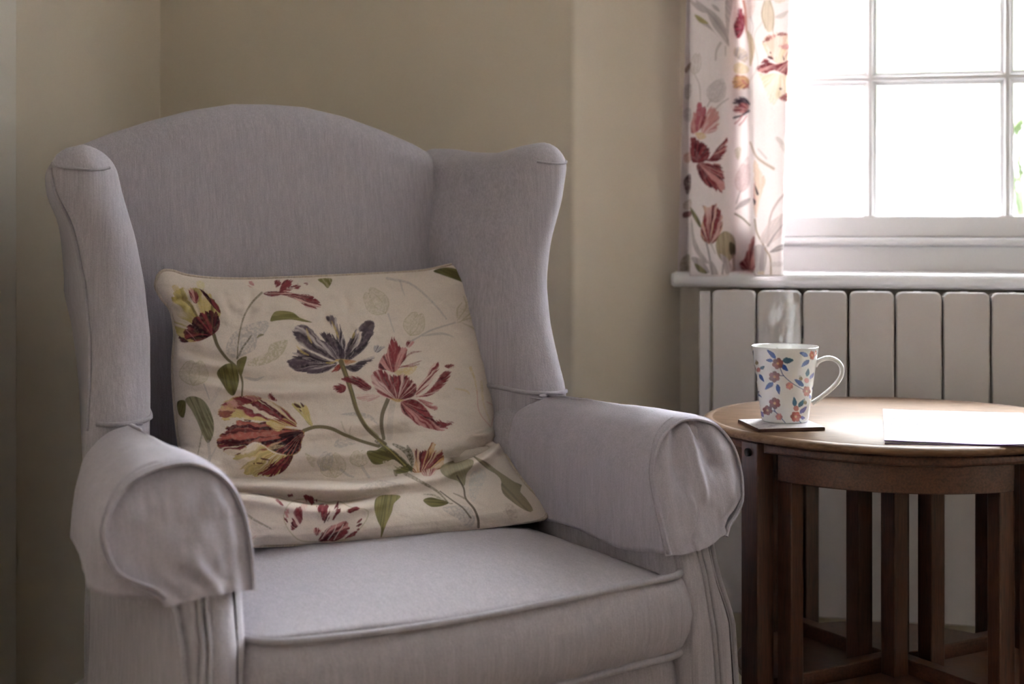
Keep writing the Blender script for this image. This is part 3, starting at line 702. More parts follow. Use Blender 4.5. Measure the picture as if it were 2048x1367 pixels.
# ================================================================== prints: a small painter on a numpy canvas
class Canvas:
    def __init__(s, x0, y0, x1, y1, k, ground):
        s.x0, s.y0, s.k = x0, y0, k
        s.a = np.ones((int((y1 - y0) * k), int((x1 - x0) * k), 3)) * np.array(ground)
    def win(s, lo, hi, pad):
        j0 = max(0, int((lo[0] - pad - s.x0) * s.k)); j1 = min(s.a.shape[1], int((hi[0] + pad - s.x0) * s.k) + 1)
        i0 = max(0, int((lo[1] - pad - s.y0) * s.k)); i1 = min(s.a.shape[0], int((hi[1] + pad - s.y0) * s.k) + 1)
        if j1 <= j0 or i1 <= i0: return None
        X, Y = np.meshgrid((np.arange(j0, j1) + 0.5) / s.k + s.x0, (np.arange(i0, i1) + 0.5) / s.k + s.y0)
        return (slice(i0, i1), slice(j0, j1)), X, Y
    def put(s, sl, m, c): s.a[sl] = s.a[sl] * (1 - m[..., None]) + np.asarray(c) * m[..., None]
    def inside(s, poly, X, Y):
        """signed distance-ish coverage of a polygon"""
        ins = np.zeros(X.shape, bool); dist = np.full(X.shape, 1e9); n = len(poly)
        for i in range(n):
            (xa, ya), (xb, yb) = poly[i], poly[(i + 1) % n]
            if ya != yb:
                c = ((ya > Y) != (yb > Y)) & (X < (xb - xa) * (Y - ya) / (yb - ya) + xa); ins ^= c
            dx, dy = xb - xa, yb - ya; L = dx * dx + dy * dy + 1e-9
            t = np.clip(((X - xa) * dx + (Y - ya) * dy) / L, 0, 1)
            dist = np.minimum(dist, (X - xa - t * dx) ** 2 + (Y - ya - t * dy) ** 2)
        d = np.sqrt(dist); return np.where(ins, d, -d)
    def blob(s, pts, c, alpha=1.0, soft=0.7, n=48, tex=0.0, seed=0, edge=None):
        p = spline(pts, n, True); w_ = s.win(p.min(0), p.max(0), 3)
        if w_ is None: return
        sl, X, Y = w_; d = s.inside(p, X, Y); m = smooth((d + soft) / (2 * soft)) * alpha
        if tex: m = m * (1 - tex + tex * smooth((fbm(X * 0.33, Y * 0.33, seed) - 0.3) * 3))
        s.put(sl, m, c)
        if edge is not None: s.put(sl, alpha * 1.3 * np.exp(-(d / 1.0) ** 2).clip(0, 0.75), edge)
    def stroke(s, pts, w0, w1, c, alpha=1.0, wm=None, tex=0.0, seed=0):
        p = spline(pts, max(12, len(pts) * 8)) if len(pts) > 2 else spline([pts[0], ((pts[0][0] + pts[1][0]) / 2, (pts[0][1] + pts[1][1]) / 2), pts[1]], 16)
        W = max(w0, w1, wm or 0); w_ = s.win(p.min(0), p.max(0), W + 2)
        if w_ is None: return
        sl, X, Y = w_; best = np.full(X.shape, -1e9); n = len(p)
        for i in range(n - 1):
            (xa, ya), (xb, yb) = p[i], p[i + 1]; dx, dy = xb - xa, yb - ya; L = dx * dx + dy * dy + 1e-9
            t = np.clip(((X - xa) * dx + (Y - ya) * dy) / L, 0, 1); u = (i + t) / (n - 1)
            r = w0 + (w1 - w0) * u
            if wm is not None: r = r + (wm - (w0 + w1) / 2) * 4 * u * (1 - u)
            best = np.maximum(best, r - np.hypot(X - xa - t * dx, Y - ya - t * dy))
        m = smooth((best + 0.6) / 1.2) * alpha
        if tex: m = m * (1 - tex + tex * smooth((fbm(X * 0.4, Y * 0.4, seed) - 0.3) * 3))
        s.put(sl, m, c)
    def petal(s, pts, base, ground, flame, dark, amt=0.5, rim=None, seed=0, freq=16, alpha=1.0, glow=None):
        """a feathered tulip petal: flames run out from the base along the petal"""
        p = spline(pts, 56, True); w_ = s.win(p.min(0), p.max(0), 3)
        if w_ is None: return
        sl, X, Y = w_; d = s.inside(p, X, Y)
        R = np.max(np.hypot(p[:, 0] - base[0], p[:, 1] - base[1])); r = np.hypot(X - base[0], Y - base[1]) / R
        cm = p.mean(0); a0 = math.atan2(cm[1] - base[1], cm[0] - base[0]); a = np.arctan2(Y - base[1], X - base[0]) - a0
        a = (a + PI) % (2 * PI) - PI
        a = a + 0.14 * (fbm(X * 0.05, Y * 0.06, seed + 3) - 0.5)
        jit = 1.2 * (fbm(X * 0.45, Y * 0.45, seed + 9) - 0.5) - np.minimum(0.16 * R, 7) * np.clip(fbm(a * freq * 1.8, r * 1.5, seed + 31, 2) - 0.42, 0, 1) * 2.2 * smooth((r - 0.45) * 3)
        m = smooth((d + jit + 0.7) / 1.4) * alpha * (0.90 + 0.10 * smooth((fbm(X * 0.2, Y * 0.2, seed + 77) - 0.3) * 4))
        f1 = fbm(a * freq * 0.7 + seed, r * 0.9, seed, 2); f2 = fbm(a * freq * 1.1 + seed, r * 0.6, seed + 5, 2)
        fl = smooth((f1 - (0.60 - amt * 0.45)) * 5); dk = smooth((f2 - (0.72 - amt * 0.42)) * 6) * fl * smooth((1.05 - r) * 2.2)
        c = np.ones(X.shape + (3,)) * np.array(ground)
        if glow is not None: c = c + (np.array(glow) - c) * (smooth((fbm(a * 6 + 4, r * 2, seed + 21) - 0.42) * 5) * 0.8)[..., None]
        c = c + (np.array(flame) - c) * fl[..., None]; c = c + (np.array(dark) - c) * dk[..., None]
        fine = fbm(a * freq * 4, r * 4, seed + 7, 2); c = c * (0.86 + 0.28 * fine)[..., None]
        if rim is not None:
            e = np.exp(-(np.clip(d, 0, 99) / 1.6) ** 2) * 0.6 * (fbm(X * 0.2, Y * 0.2, seed + 2) > 0.4); c = c + (np.array(rim) - c) * e[..., None]
        s.a[sl] = s.a[sl] * (1 - m[..., None]) + c * m[..., None]
    def leaf(s, pts, c, dark, tip, base, seed=0, alpha=1.0):
        """a blade with veins running from base to tip"""
        p = spline(pts, 48, True); w_ = s.win(p.min(0), p.max(0), 3)
        if w_ is None: return
        sl, X, Y = w_; d = s.inside(p, X, Y); m = smooth((d + 0.6) / 1.2) * alpha
        ax = np.array(tip) - np.array(base); L = np.linalg.norm(ax) + 1e-9; ax = ax / L
        v = -(X - base[0]) * ax[1] + (Y - base[1]) * ax[0]; u = ((X - base[0]) * ax[0] + (Y - base[1]) * ax[1]) / L
        st = fbm(v * 0.42, u * 1.8, seed, 2)
        q = np.array(c) + (np.array(dark) - np.array(c)) * (0.75 * smooth((st - 0.36) * 2.6))[..., None]
        s.a[sl] = s.a[sl] * (1 - m[..., None]) + q * m[..., None]
    def ghost(s, cx, cy, w_, h, ang, c, alpha=0.30, seed=0):
        """faded tulip bud: soft fill, drawn outline and petal lines"""
        ca, sa = math.cos(ang), math.sin(ang); R = lambda q: [(cx + x * w_ * ca - y * h * sa, cy + x * w_ * sa + y * h * ca) for x, y in q]
        o_ = R([(0, 0.5), (-0.38, 0.34), (-0.5, 0), (-0.34, -0.36), (-0.12, -0.46), (0.0, -0.38), (0.16, -0.5), (0.38, -0.3), (0.5, 0.05), (0.36, 0.36)])
        s.blob(o_, c, alpha * 0.55, 1.0, tex=0.7, seed=seed)
        for ln in ([(0, 0.5), (-0.4, 0.3), (-0.5, 0), (-0.3, -0.38)], [(0, 0.5), (0.4, 0.3), (0.5, 0), (0.34, -0.36)], [(0, 0.48), (-0.16, 0.1), (-0.02, -0.38)], [(0, 0.48), (0.2, 0.1), (0.12, -0.44)], [(-0.3, -0.38), (-0.1, -0.46), (0.02, -0.36), (0.2, -0.48), (0.34, -0.36)]):
            s.stroke(R(ln), 0.7, 0.5, c, alpha, tex=0.6, seed=seed + 1)
    def sample(s, px, py):
        u = np.clip((px - s.x0) * s.k - 0.5, 0, s.a.shape[1] - 1.001); v = np.clip((py - s.y0) * s.k - 0.5, 0, s.a.shape[0] - 1.001)
        j = u.astype(int); i = v.astype(int); fu = (u - j)[..., None]; fv = (v - i)[..., None]
        return (s.a[i, j] * (1 - fu) + s.a[i, j + 1] * fu) * (1 - fv) + (s.a[i + 1, j] * (1 - fu) + s.a[i + 1, j + 1] * fu) * fv
FRM = {'A': (300, 500, 2.278), 'B': (300, 530, 4.556), 'C': (560, 600, 4.557), 'D': (400, 770, 4.143), 'E': (700, 820, 4.883),
       'U': (1340, 0, 4.714), 'L': (1340, 280, 4.411), 'M': (1480, 660, 6.2125), 'P': (0, 0, 1)}
def T(f, txt):
    """traced points 'x,y x,y ...' given in the frame f"""
    x0, y0, k = FRM[f]; return [(x0 + float(a) / k, y0 + float(b) / k) for a, b in (q.split(',') for q in txt.split())]
def T1(f, txt): return T(f, txt)[0]
LINEN = (0.66, 0.575, 0.52)
RED, DRED, PINK, CREAM, YEL = (0.215, 0.042, 0.052), (0.080, 0.014, 0.022), (0.52, 0.26, 0.25), (0.66, 0.56, 0.46), (0.56, 0.42, 0.14)
PUR, DPUR, LIL = (0.085, 0.058, 0.082), (0.022, 0.014, 0.026), (0.46, 0.395, 0.40)
OLV, DOLV, GRY, STM, GHO = (0.175, 0.155, 0.062), (0.070, 0.064, 0.028), (0.36, 0.335, 0.34), (0.15, 0.12, 0.065), (0.42, 0.37, 0.25)

pc = Canvas(290, 500, 1120, 1110, 1.6, LINEN)
def gl(f, txt, a=0.35, c=GRY, seed=0): pc.blob(T(f, txt), c, min(1, a * 1.5), 1.0, tex=0.75, seed=seed, edge=None)
def st(f, txt, w0, w1, c=STM, a=0.9, **k): pc.stroke(T(f, txt), w0, w1, c, a, **k)
# faded ghosts first
gl('B', '690,760 740,640 850,560 1000,510 1080,520 1060,600 980,680 960,760 900,800 800,840 720,830', 0.45, seed=1)
gl('B', '870,910 940,850 1060,800 1100,720 1250,680 1230,770 1150,860 1000,915', 0.5, GHO, 2)
st('B', '1050,830 1110,760 1240,690', 0.8, 0.5, GHO, 0.6)
for (f, x, y, w_, h, an, c, sd) in (('B', 400, 980, 58, 52, 0.1, GHO, 3), ('A', 1030, 235, 46, 60, -0.7, GHO, 4), ('A', 1205, 335, 42, 50, 0.35, GHO, 5), ('D', 1100, 665, 52, 50, -0.2, GHO, 6), ('D', 1320, 605, 38, 34, 0, GHO, 7), ('A', 800, 960, 30, 40, 0.3, GRY, 9)):
    p = T1(f, f'{x},{y}'); pc.ghost(p[0], p[1], w_, h, an, c, 0.85, sd)
st('A', '1085,290 1098,330 1112,372', 1.6, 1.2, GRY, 0.5); st('A', '1195,412 1280,365 1390,330', 1.8, 1.6, GRY, 0.6)
st('A', '1240,390 1330,380 1385,395', 1.2, 0.6, GRY, 0.55, wm=2.5); st('A', '1080,128 1190,155 1290,240 1350,312', 2.6, 1.6, GRY, 0.6, tex=0.5)
st('A', '1140,140 1150,180 1160,205', 2.0, 1.0, GRY, 0.45)
for q in ('1400,320 1440,260 1430,210', '1410,330 1480,270 1500,250', '1400,330 1460,310 1520,320', '1400,310 1400,270 1420,240', '1420,330 1480,360 1500,400', '1440,240 1470,215 1460,190'):
    st('A', q, 0.7, 1.2, GHO, 0.6, wm=1.6)
gl('A', '1390,300 1430,250 1480,250 1510,290 1460,330', 0.25, GHO, 9)
st('A', '1460,535 1480,590 1490,650', 3.0, 1.0, YEL, 0.5, tex=0.5); st('A', '1490,640 1500,735 1552,805', 0.8, 0.8, PINK, 0.7); st('A', '1535,690 1570,720 1555,800', 1.0, 0.8, PINK, 0.6)
st('A', '1510,600 1520,700 1550,780', 3.0, 1.0, YEL, 0.4, tex=0.6); st('A', '1390,630 1440,640 1455,655', 1.0, 1.0, YEL, 0.4, wm=2)
gl('C', '550,1040 700,1020 830,1050 900,1140 840,1100 720,1060', 0.45, seed=12); st('C', '1030,930 1005,1080 1000,1250', 6, 6, GRY, 0.35, tex=0.4)
gl('D', '1110,500 1140,450 1240,440 1290,480 1230,500 1150,520', 0.4, seed=13); st('D', '1170,300 1200,380 1240,420', 1, 2, OLV, 0.3); st('D', '1250,340 1240,400 1270,430', 1, 2, OLV, 0.3)
st('D', '1170,700 1220,740 1270,760', 3, 2, GRY, 0.5); st('D', '1340,670 1370,720 1400,760', 3, 2.5, GRY, 0.5); gl('D', '870,560 900,640 940,680 950,620', 0.4, GHO, 15)
gl('A', '700,920 740,950 790,990 850,1010 780,960', 0.3, GHO, 16)
st('B', '490,1080 520,1160 540,1220', 1.4, 1.2, GRY, 0.6); st('B', '680,1050 620,1150 555,1270', 4, 3, GRY, 0.35, tex=0.5)
st('A', '435,580 480,590 520,575', 2, 0.6, GRY, 0.55, wm=3)
# stems
st('B', '580,630 620,740 700,850 790,930 840,1050 838,1190', 3.6, 1.6, STM, 0.95); st('B', '1020,250 930,340 860,460 820,600 800,750 795,850', 2.2, 1.2, STM, 0.8, tex=0.3)
st('D', '860,375 960,345 1080,355 1200,410 1330,460 1480,505', 3.6, 3.0, STM, 0.95); st('D', '900,360 990,350 1090,372 1210,428', 0.9, 0.9, OLV, 0.7)
# left leaves
pc.leaf(T('B', '610,980 680,905 760,900 800,960 810,1060 770,1180 720,1170 660,1080'), OLV, DOLV, T1('B', '750,1180'), T1('B', '700,900'), 1)
pc.leaf(T('B', '790,880 880,830 858,930 825,1010'), OLV, STM, T1('B', '880,830'), T1('B', '810,1000'), 2)
st('B', '795,850 840,760 925,640', 2.2, 1.6, DOLV, 0.7, tex=0.5); st('B', '975,660 1000,640 1035,632', 0.8, 1.0, OLV, 0.8, wm=2.2)
pc.leaf(T('B', '1095,510 1130,430 1200,415 1300,430 1370,480 1480,520 1400,515 1280,495 1150,505'), OLV, (0.30, 0.27, 0.12), T1('B', '1480,520'), T1('B', '1095,510'), 3)
pc.leaf(T('A', '160,680 200,665 250,690 285,760 290,830 265,880 240,840 215,780 190,730'), (0.25, 0.23, 0.15), DOLV, T1('A', '265,880'), T1('A', '170,670'), 4)
pc.leaf(T('A', '125,690 162,690 155,760 130,745'), OLV, DOLV, T1('A', '130,750'), T1('A', '150,690'), 5)
st('A', '240,820 228,880 218,930', 2.0, 1.2, STM, 0.6, tex=0.5); st('A', '265,870 272,940 252,1000', 3, 3, GRY, 0.55, tex=0.4); st('A', '300,900 280,940 262,980', 1.5, 1.5, GRY, 0.4)
# tulip in the upper left corner
pc.petal(T('B', '190,330 230,220 330,200 450,200 560,270 640,400 640,480 590,600 480,680 350,700 260,650 190,500'), T1('B', '540,650'), CREAM, (0.45, 0.36, 0.14), (0.22, 0.17, 0.07), 0.45, None, 11, 10, 1.0, YEL)
pc.petal(T('B', '640,470 600,420 540,410 440,440 370,520 300,620 350,690 450,690 560,640 625,580'), T1('B', '570,640'), RED, DRED, (0.02, 0.006, 0.012), 0.75, RED, 12, 9)
pc.petal(T('B', '450,212 540,280 620,370 642,440 590,395 520,310'), T1('B', '640,440'), RED, DRED, (0.02, 0.006, 0.01), 0.6, None, 13, 8)
pc.petal(T('B', '355,220 400,218 445,290 420,350 370,300'), T1('B', '420,350'), PINK, RED, DRED, 0.5, None, 14, 8); pc.blob(T('B', '200,190 250,185 280,260 230,250'), YEL, 0.7, tex=0.4)
pc.blob(T('B', '425,150 480,145 500,200 440,210'), (0.62, 0.55, 0.3), 0.8, tex=0.4); pc.petal(T('B', '255,625 300,655 350,700 275,695'), T1('B', '350,700'), DRED, DRED, DPUR, 0.6, None, 15); st('B', '330,590 380,640 420,690', 1.0, 0.6, PINK, 0.6)
# flower at the top edge
pc.blob(T('A', '420,140 520,120 620,118 720,150 760,190 680,190 560,190 500,185'), (0.72, 0.62, 0.55), 0.6, 2.0)
pc.petal(T('B', '1030,255 1150,258 1250,195 1350,165 1330,210 1200,268 1100,285'), T1('B', '1020,255'), PINK, RED, DRED, 0.75, None, 21, 30); pc.petal(T('A', '520,192 600,188 680,200 735,205 780,245 772,264 735,268 705,258 680,235 620,208'), T1('A', '520,192'), (0.62, 0.40, 0.36), RED, DRED, 0.65, RED, 22, 46)
for q in ('565,140 590,135 600,160 575,170', '610,140 650,135 640,165 600,190 590,180', '655,160 690,160 680,175 655,175', '700,150 722,150 715,162'): pc.petal(T('A', q), T1('A', '540,200'), RED, RED, DRED, 0.6, None, 23, 20)
pc.petal(T('A', '440,150 465,140 475,165 455,170'), T1('A', '520,190'), PINK, PINK, RED, 0.4, None, 24)
pc.leaf(T('A', '765,132 828,130 812,172 790,155'), OLV, GHO, T1('A', '812,172'), T1('A', '790,130'), 6); pc.leaf(T('A', '1290,95 1350,78 1420,95 1460,125 1480,162 1440,152 1380,130 1330,112'), OLV, DOLV, T1('A', '1480,160'), T1('A', '1300,85'), 7)
# big yellow and crimson tulip
pb = T1('D', '862,380')
pc.petal(T('D', '145,210 220,120 330,90 430,82 540,110 640,160 740,230 805,330 700,335 600,300 480,295 350,290 250,290 180,285'), pb, CREAM, RED, DRED, 0.50, YEL, 31, 26, 1.0, YEL)
pc.petal(T('D', '145,212 220,130 320,95 430,84 520,105 420,150 320,190 240,275 175,280'), pb, PINK, RED, DRED, 0.45, YEL, 36, 30, 0.9, YEL)
pc.petal(T('D', '330,560 270,600 300,660 340,705 390,748 470,757 580,755 680,720 750,640 772,575 700,580 600,555 520,500 430,475'), pb, CREAM, (0.45, 0.36, 0.16), RED, 0.42, YEL, 32, 22, 1.0, YEL)
pc.petal(T('D', '470,742 540,690 600,640 690,600 772,575 725,680 640,745 560,760'), pb, RED, RED, DRED, 0.7, DRED, 33, 26); 
for q in ('465,640 500,640 530,648 480,652', '500,600 560,610 580,622 520,618', '560,680 620,660 640,668 590,690', '440,650 450,640 455,655'): pc.blob(T('D', q), DRED, 0.85, 0.6, 20)
pc.petal(T('D', '130,480 180,390 260,310 380,280 480,310 560,300 700,350 862,380 842,470 832,540 760,582 640,560 560,520 500,480 420,480 360,560 290,580 250,575 180,540'), pb, (0.36, 0.11, 0.09), DRED, (0.022, 0.006, 0.012), 0.62, YEL, 34, 24)
pc.petal(T('D', '140,500 200,480 300,500 380,500 370,580 330,570 270,590 190,545'), pb, CREAM, RED, DRED, 0.5, YEL, 37, 40, 0.9, YEL)
pc.petal(T('D', '545,300 600,275 680,270 760,300 805,345 720,340 650,385 580,350'), pb, YEL, RED, DRED, 0.45, None, 35, 22, 1.0, (0.62, 0.5, 0.3)); pc.blob(T('D', '560,520 600,480 680,470 640,490 700,500 620,530'), (0.6, 0.46, 0.3), 0.6, tex=0.5)
pc.blob(T('D', '690,395 780,380 850,385 800,410 720,440 650,420'), (0.02, 0.008, 0.014), 0.85, 1.2); pc.petal(T('D', '555,95 590,58 612,95 640,128 600,125'), T1('D', '620,150'), PINK, RED, DRED, 0.55, None, 38)
pc.petal(T('D', '745,150 820,130 890,180 912,250 935,335 900,325 850,260 790,200'), T1('D', '930,340'), (0.62, 0.55, 0.34), (0.50, 0.42, 0.18), OLV, 0.4, None, 39, 12, 1.0, YEL)
for q in ('775,150 815,160 840,190 800,180', '830,140 865,170 850,180', '820,195 845,215 830,215'): pc.blob(T('D', q), DRED, 0.9, 0.6, 20)
# purple tulip
pu = T1('C', '555,575')
for i, (q, am, gr) in enumerate((('110,260 200,220 280,255 350,330 430,430 500,520 545,562 430,530 300,470 200,420 140,350', 0.34, LIL), ('60,560 130,500 220,470 330,520 440,560 525,575 450,640 330,672 200,660 110,625', 0.62, LIL), ('110,480 200,440 300,480 430,540 535,570 420,575 260,545 170,520', 0.5, LIL),
        ('415,150 470,135 530,180 565,280 600,400 600,520 562,562 530,440 500,300 440,200', 0.55, LIL), ('350,290 460,300 540,380 595,480 570,560 510,510 430,420 380,350', 0.72, PUR), ('345,360 400,370 470,430 540,530 560,565 470,510 400,440', 0.4, LIL), ('610,410 660,300 700,240 725,330 705,430 645,530 590,562', 0.55, LIL), ('715,250 800,180 862,205 860,290 820,380 745,470 650,540 600,566 700,430 740,330', 0.70, PUR), ('590,600 680,580 780,520 870,500 850,545 780,590 690,655 620,635', 0.72, LIL))):
    pc.petal(T('C', q), pu, gr, PUR, DPUR, am + 0.16, LIL, 41 + i, 16, 0.97)
pc.blob(T('C', '500,545 560,535 640,545 700,560 640,575 560,570'), (0.56, 0.40, 0.16), 0.7, tex=0.3); pc.blob(T('C', '590,545 690,550 650,575 600,590'), (0.40, 0.12, 0.08), 0.6, tex=0.3); pc.petal(T('C', '470,655 520,590 560,585 540,640'), T1('C', '560,580'), RED, (0.3, 0.06, 0.04), DRED, 0.5, None, 55)
for q in ('150,415 200,470 260,500', '240,260 260,330 290,390', '470,190 510,280 535,350', '420,570 470,570 520,550', '680,290 660,350'): st('C', q, 1, 1, YEL, 0.6, wm=2.4, tex=0.4)
pc.petal(T('C', '855,415 900,408 965,430 900,475 860,465'), T1('C', '850,500'), LIL, GRY, PUR, 0.45, None, 56)
st('C', '556,560 600,680 650,830 700,1000 780,1150 880,1250 960,1310', 5.0, 3.4, STM, 0.97); st('C', '575,600 625,740 690,940 780,1120 900,1240', 1.0, 1.0, (0.28, 0.24, 0.10), 0.8)
st('C', '985,900 935,1030 925,1140 945,1260', 4.2, 3.4, (0.16, 0.13, 0.09), 0.95)
# red parrot tulip
pr_ = T1('C', '1070,920')
pc.petal(T('C', '1000,350 1040,330 1080,400 1150,430 1162,500 1110,580 1050,655 980,640 898,620 920,530 980,450'), T1('C', '1040,700'), PINK, RED, DRED, 0.62, PINK, 61, 14); pc.petal(T('C', '1160,368 1222,378 1185,430 1150,420'), T1('C', '1100,520'), PINK, RED, DRED, 0.5, None, 62)
pc.blob(T('C', '1040,660 1080,630 1160,610 1250,600 1200,670 1100,690'), YEL, 0.65, tex=0.5); 
for q in ('1080,615 1180,590 1290,550', '1120,540 1200,480 1290,465', '1110,600 1200,600 1270,580'): st('C', q, 1.0, 0.8, RED, 0.65, wm=2.0, tex=0.4)
pc.petal(T('C', '555,720 620,690 720,700 800,760 835,800 780,825 700,785 630,760'), T1('C', '900,840'), PINK, RED, DRED, 0.75, None, 63, 26); pc.petal(T('C', '478,800 520,758 595,780 592,830 540,845'), T1('C', '640,800'), RED, RED, DRED, 0.6, None, 64)
pc.petal(T('C', '680,865 790,855 910,870 840,915 750,925'), T1('C', '930,860'), (0.66, 0.52, 0.48), PINK, RED, 0.4, PINK, 65, 30, 0.7)
pc.petal(T('C', '1240,870 1262,790 1330,700 1380,600 1440,560 1450,640 1400,720 1330,800'), T1('C', '1180,900'), (0.64, 0.46, 0.42), RED, DRED, 0.48, PINK, 66, 30); pc.petal(T('C', '1230,880 1320,850 1410,760 1480,660 1560,640 1540,720 1460,810 1360,872'), T1('C', '1180,900'), (0.62, 0.42, 0.39), RED, DRED, 0.62, PINK, 67, 30); pc.petal(T('C', '1498,600 1550,578 1592,600 1540,622'), T1('C', '1480,640'), RED, RED, DRED, 0.5, None, 68)
pc.petal(T('C', '1100,930 1160,903 1240,910 1320,970 1400,1060 1500,1095 1592,1098 1560,1150 1480,1190 1370,1172 1260,1140 1190,1080 1115,1020'), T1('C', '1090,915'), PINK, RED, DRED, 0.66, PINK, 69, 22); pc.petal(T('C', '1255,900 1340,918 1432,960 1430,1002 1370,990 1300,940'), T1('C', '1150,900'), PINK, RED, RED, 0.5, PINK, 70, 30)
pc.petal(T('C', '828,690 870,640 930,630 990,660 1050,680 1130,670 1200,720 1250,790 1232,860 1160,910 1080,926 980,892 900,850 850,780'), pr_, (0.60, 0.42, 0.40), RED, DRED, 0.66, PINK, 71, 16); pc.blob(T('C', '1000,895 1080,900 1130,910 1070,930'), YEL, 0.6, tex=0.3)
# bouquet of dark leaves and the bud by the fold
pc.leaf(T('E', '165,400 260,388 340,350 450,420 560,520 625,570 570,592 500,530 420,480 330,520 240,528 190,480'), OLV, DOLV, T1('E', '170,420'), T1('E', '600,580'), 21)
for q in ('250,300 380,400 470,480 600,590', '330,330 440,430 540,520 615,585', '420,330 520,380 580,450 610,540', '560,350 590,420 610,500'): st('E', q, 2, 3, DOLV, 0.8, wm=5, tex=0.5, seed=5)
st('E', '270,290 400,400 540,540', 1.5, 1.5, (0.30, 0.26, 0.10), 0.9); pc.leaf(T('E', '410,560 450,545 560,560 570,600 470,620 440,600'), OLV, DOLV, T1('E', '420,560'), T1('E', '560,590'), 22); st('E', '430,550 440,600 450,630', 3, 3, STM, 0.8)
pc.petal(T('E', '612,600 640,480 608,390 640,368 690,400 760,360 800,310 842,340 842,400 900,380 920,470 900,560 800,590 700,605'), T1('E', '680,640'), (0.64, 0.48, 0.36), RED, DRED, 0.50, (0.5, 0.25, 0.10), 75, 14, 1.0, (0.55, 0.30, 0.10)); gl('E', '320,500 420,500 500,560 380,580', 0.7, (0.60, 0.53, 0.45), 33)
# below the fold
gl('E', '900,960 1050,930 1180,960 1220,1080 1150,1150 1080,1080', 0.40, seed=17); gl('E', '1180,620 1280,560 1330,640 1260,800 1200,900 1160,780', 0.35, (0.45, 0.45, 0.46), 18); gl('E', '1510,920 1600,930 1640,1040 1560,1060', 0.3, (0.4, 0.3, 0.27), 19)
pc.leaf(T('E', '1180,430 1250,465 1340,510 1430,580 1520,640 1610,700 1680,730 1660,790 1720,860 1785,960 1772,995 1690,965 1600,905 1500,820 1475,740 1475,680 1420,620 1330,565'), (0.25, 0.22, 0.14), (0.14, 0.12, 0.08), T1('E', '1780,990'), T1('E', '1220,440'), 23, 0.9)
pc.leaf(T('E', '880,560 950,510 1060,482 1195,482 1200,540 1140,620 1115,740 1050,690 960,660 900,620'), (0.30, 0.27, 0.17), (0.22, 0.20, 0.13), T1('E', '1000,490'), T1('E', '1100,740'), 24, 0.9)
st('E', '1045,640 1110,760 1130,860 1210,960 1250,1060 1255,1140', 1.4, 2.6, (0.12, 0.09, 0.07), 0.9); st('E', '540,615 680,690 850,790 960,900 1000,910', 4, 1.2, STM, 0.75, tex=0.4); st('E', '880,790 1000,880 1100,950 1180,1050', 1.2, 1.8, (0.12, 0.09, 0.07), 0.8); st('E', '1120,860 1060,830 1010,810', 2, 1, STM, 0.6)
pc.leaf(T('E', '715,880 780,850 880,870 965,902 890,936 790,940'), OLV, DOLV, T1('E', '720,890'), T1('E', '960,905'), 25); st('E', '720,820 820,830 940,900', 1.2, 3, STM, 0.6, tex=0.5)
pc.petal(T('E', '690,600 760,570 850,560 830,620 790,640 720,640'), T1('E', '760,680'), CREAM, PINK, RED, 0.6, None, 76); pc.leaf(T('E', '240,900 262,850 340,825 495,835 430,910 410,990 360,1100 330,1180 300,1250 302,1150 270,1080 240,980'), (0.24, 0.21, 0.09), (0.11, 0.10, 0.045), T1('E', '310,1250'), T1('E', '380,830'), 26)
pc.blob(T('D', '700,1050 760,965 900,940 1050,970 1150,960 1250,1010 1380,1030 1390,1090 1330,1180 1230,1270 1050,1292 850,1290 760,1230 700,1130'), (0.72, 0.62, 0.56), 0.8, 2.0, edge=GHO)
for i, (q, g_, am) in enumerate((('755,1200 770,1060 830,980 892,958 870,1060 830,1150', (0.66, 0.48, 0.44), 0.5), ('700,1120 700,1050 740,1010 735,1090 720,1150', PINK, 0.4), ('965,1000 1060,990 1075,1090 1030,1142 1000,1080', RED, 0.85), ('1095,1115 1112,1020 1150,955 1165,1040 1140,1090', RED, 0.7), ('980,1285 1060,1180 1130,1150 1210,1125 1245,1195 1150,1285 1060,1290', PINK, 0.72), ('1200,1270 1270,1215 1305,1210 1260,1265', RED, 0.6), ('858,915 900,898 972,945 940,1000 885,965', RED, 0.7), ('1295,1145 1342,1100 1335,1185 1300,1205', RED, 0.7), ('935,1190 980,1180 1020,1220 960,1245', PINK, 0.4), ('1210,1040 1290,1005 1330,1030 1260,1060', GHO, 0.3), ('720,905 760,895 770,925 730,925', RED, 0.6), ('620,930 680,960 690,1000 640,970', PINK, 0.5))):
    pc.petal(T('D', q), T1('D', '930,1330'), g_, RED, DRED, am, None, 81 + i, 18)
for q in ('1010,1270 1050,1200 1080,1170', '1060,1280 1110,1210 1130,1160', '1110,1280 1160,1200 1190,1150'): st('D', q, 1.0, 0.8, (0.70, 0.60, 0.54), 0.8)
st('D', '240,930 400,1080 590,1190', 4, 1.6, STM, 0.65, tex=0.5); pc.petal(T('D', '290,1110 370,1085 425,1160 375,1235 320,1200'), T1('D', '340,1250'), CREAM, YEL, PINK, 0.5, PINK, 95, 10, 1.0, YEL); st('D', '370,1230 420,1270 460,1250', 1, 1, PINK, 0.5); gl('D', '1310,865 1400,810 1500,785 1700,830 1560,850 1420,870', 0.4, (0.40, 0.35, 0.33), 27)
# weave and faint overall unevenness of the dye
yy_, xx_ = np.mgrid[0:pc.a.shape[0], 0:pc.a.shape[1]]
pc.a *= (0.95 + 0.10 * fbm(xx_ * 0.9, yy_ * 0.08, 5, 2) * 0.5 + 0.10 * fbm(xx_ * 0.08, yy_ * 0.9, 6, 2) * 0.5)[..., None]

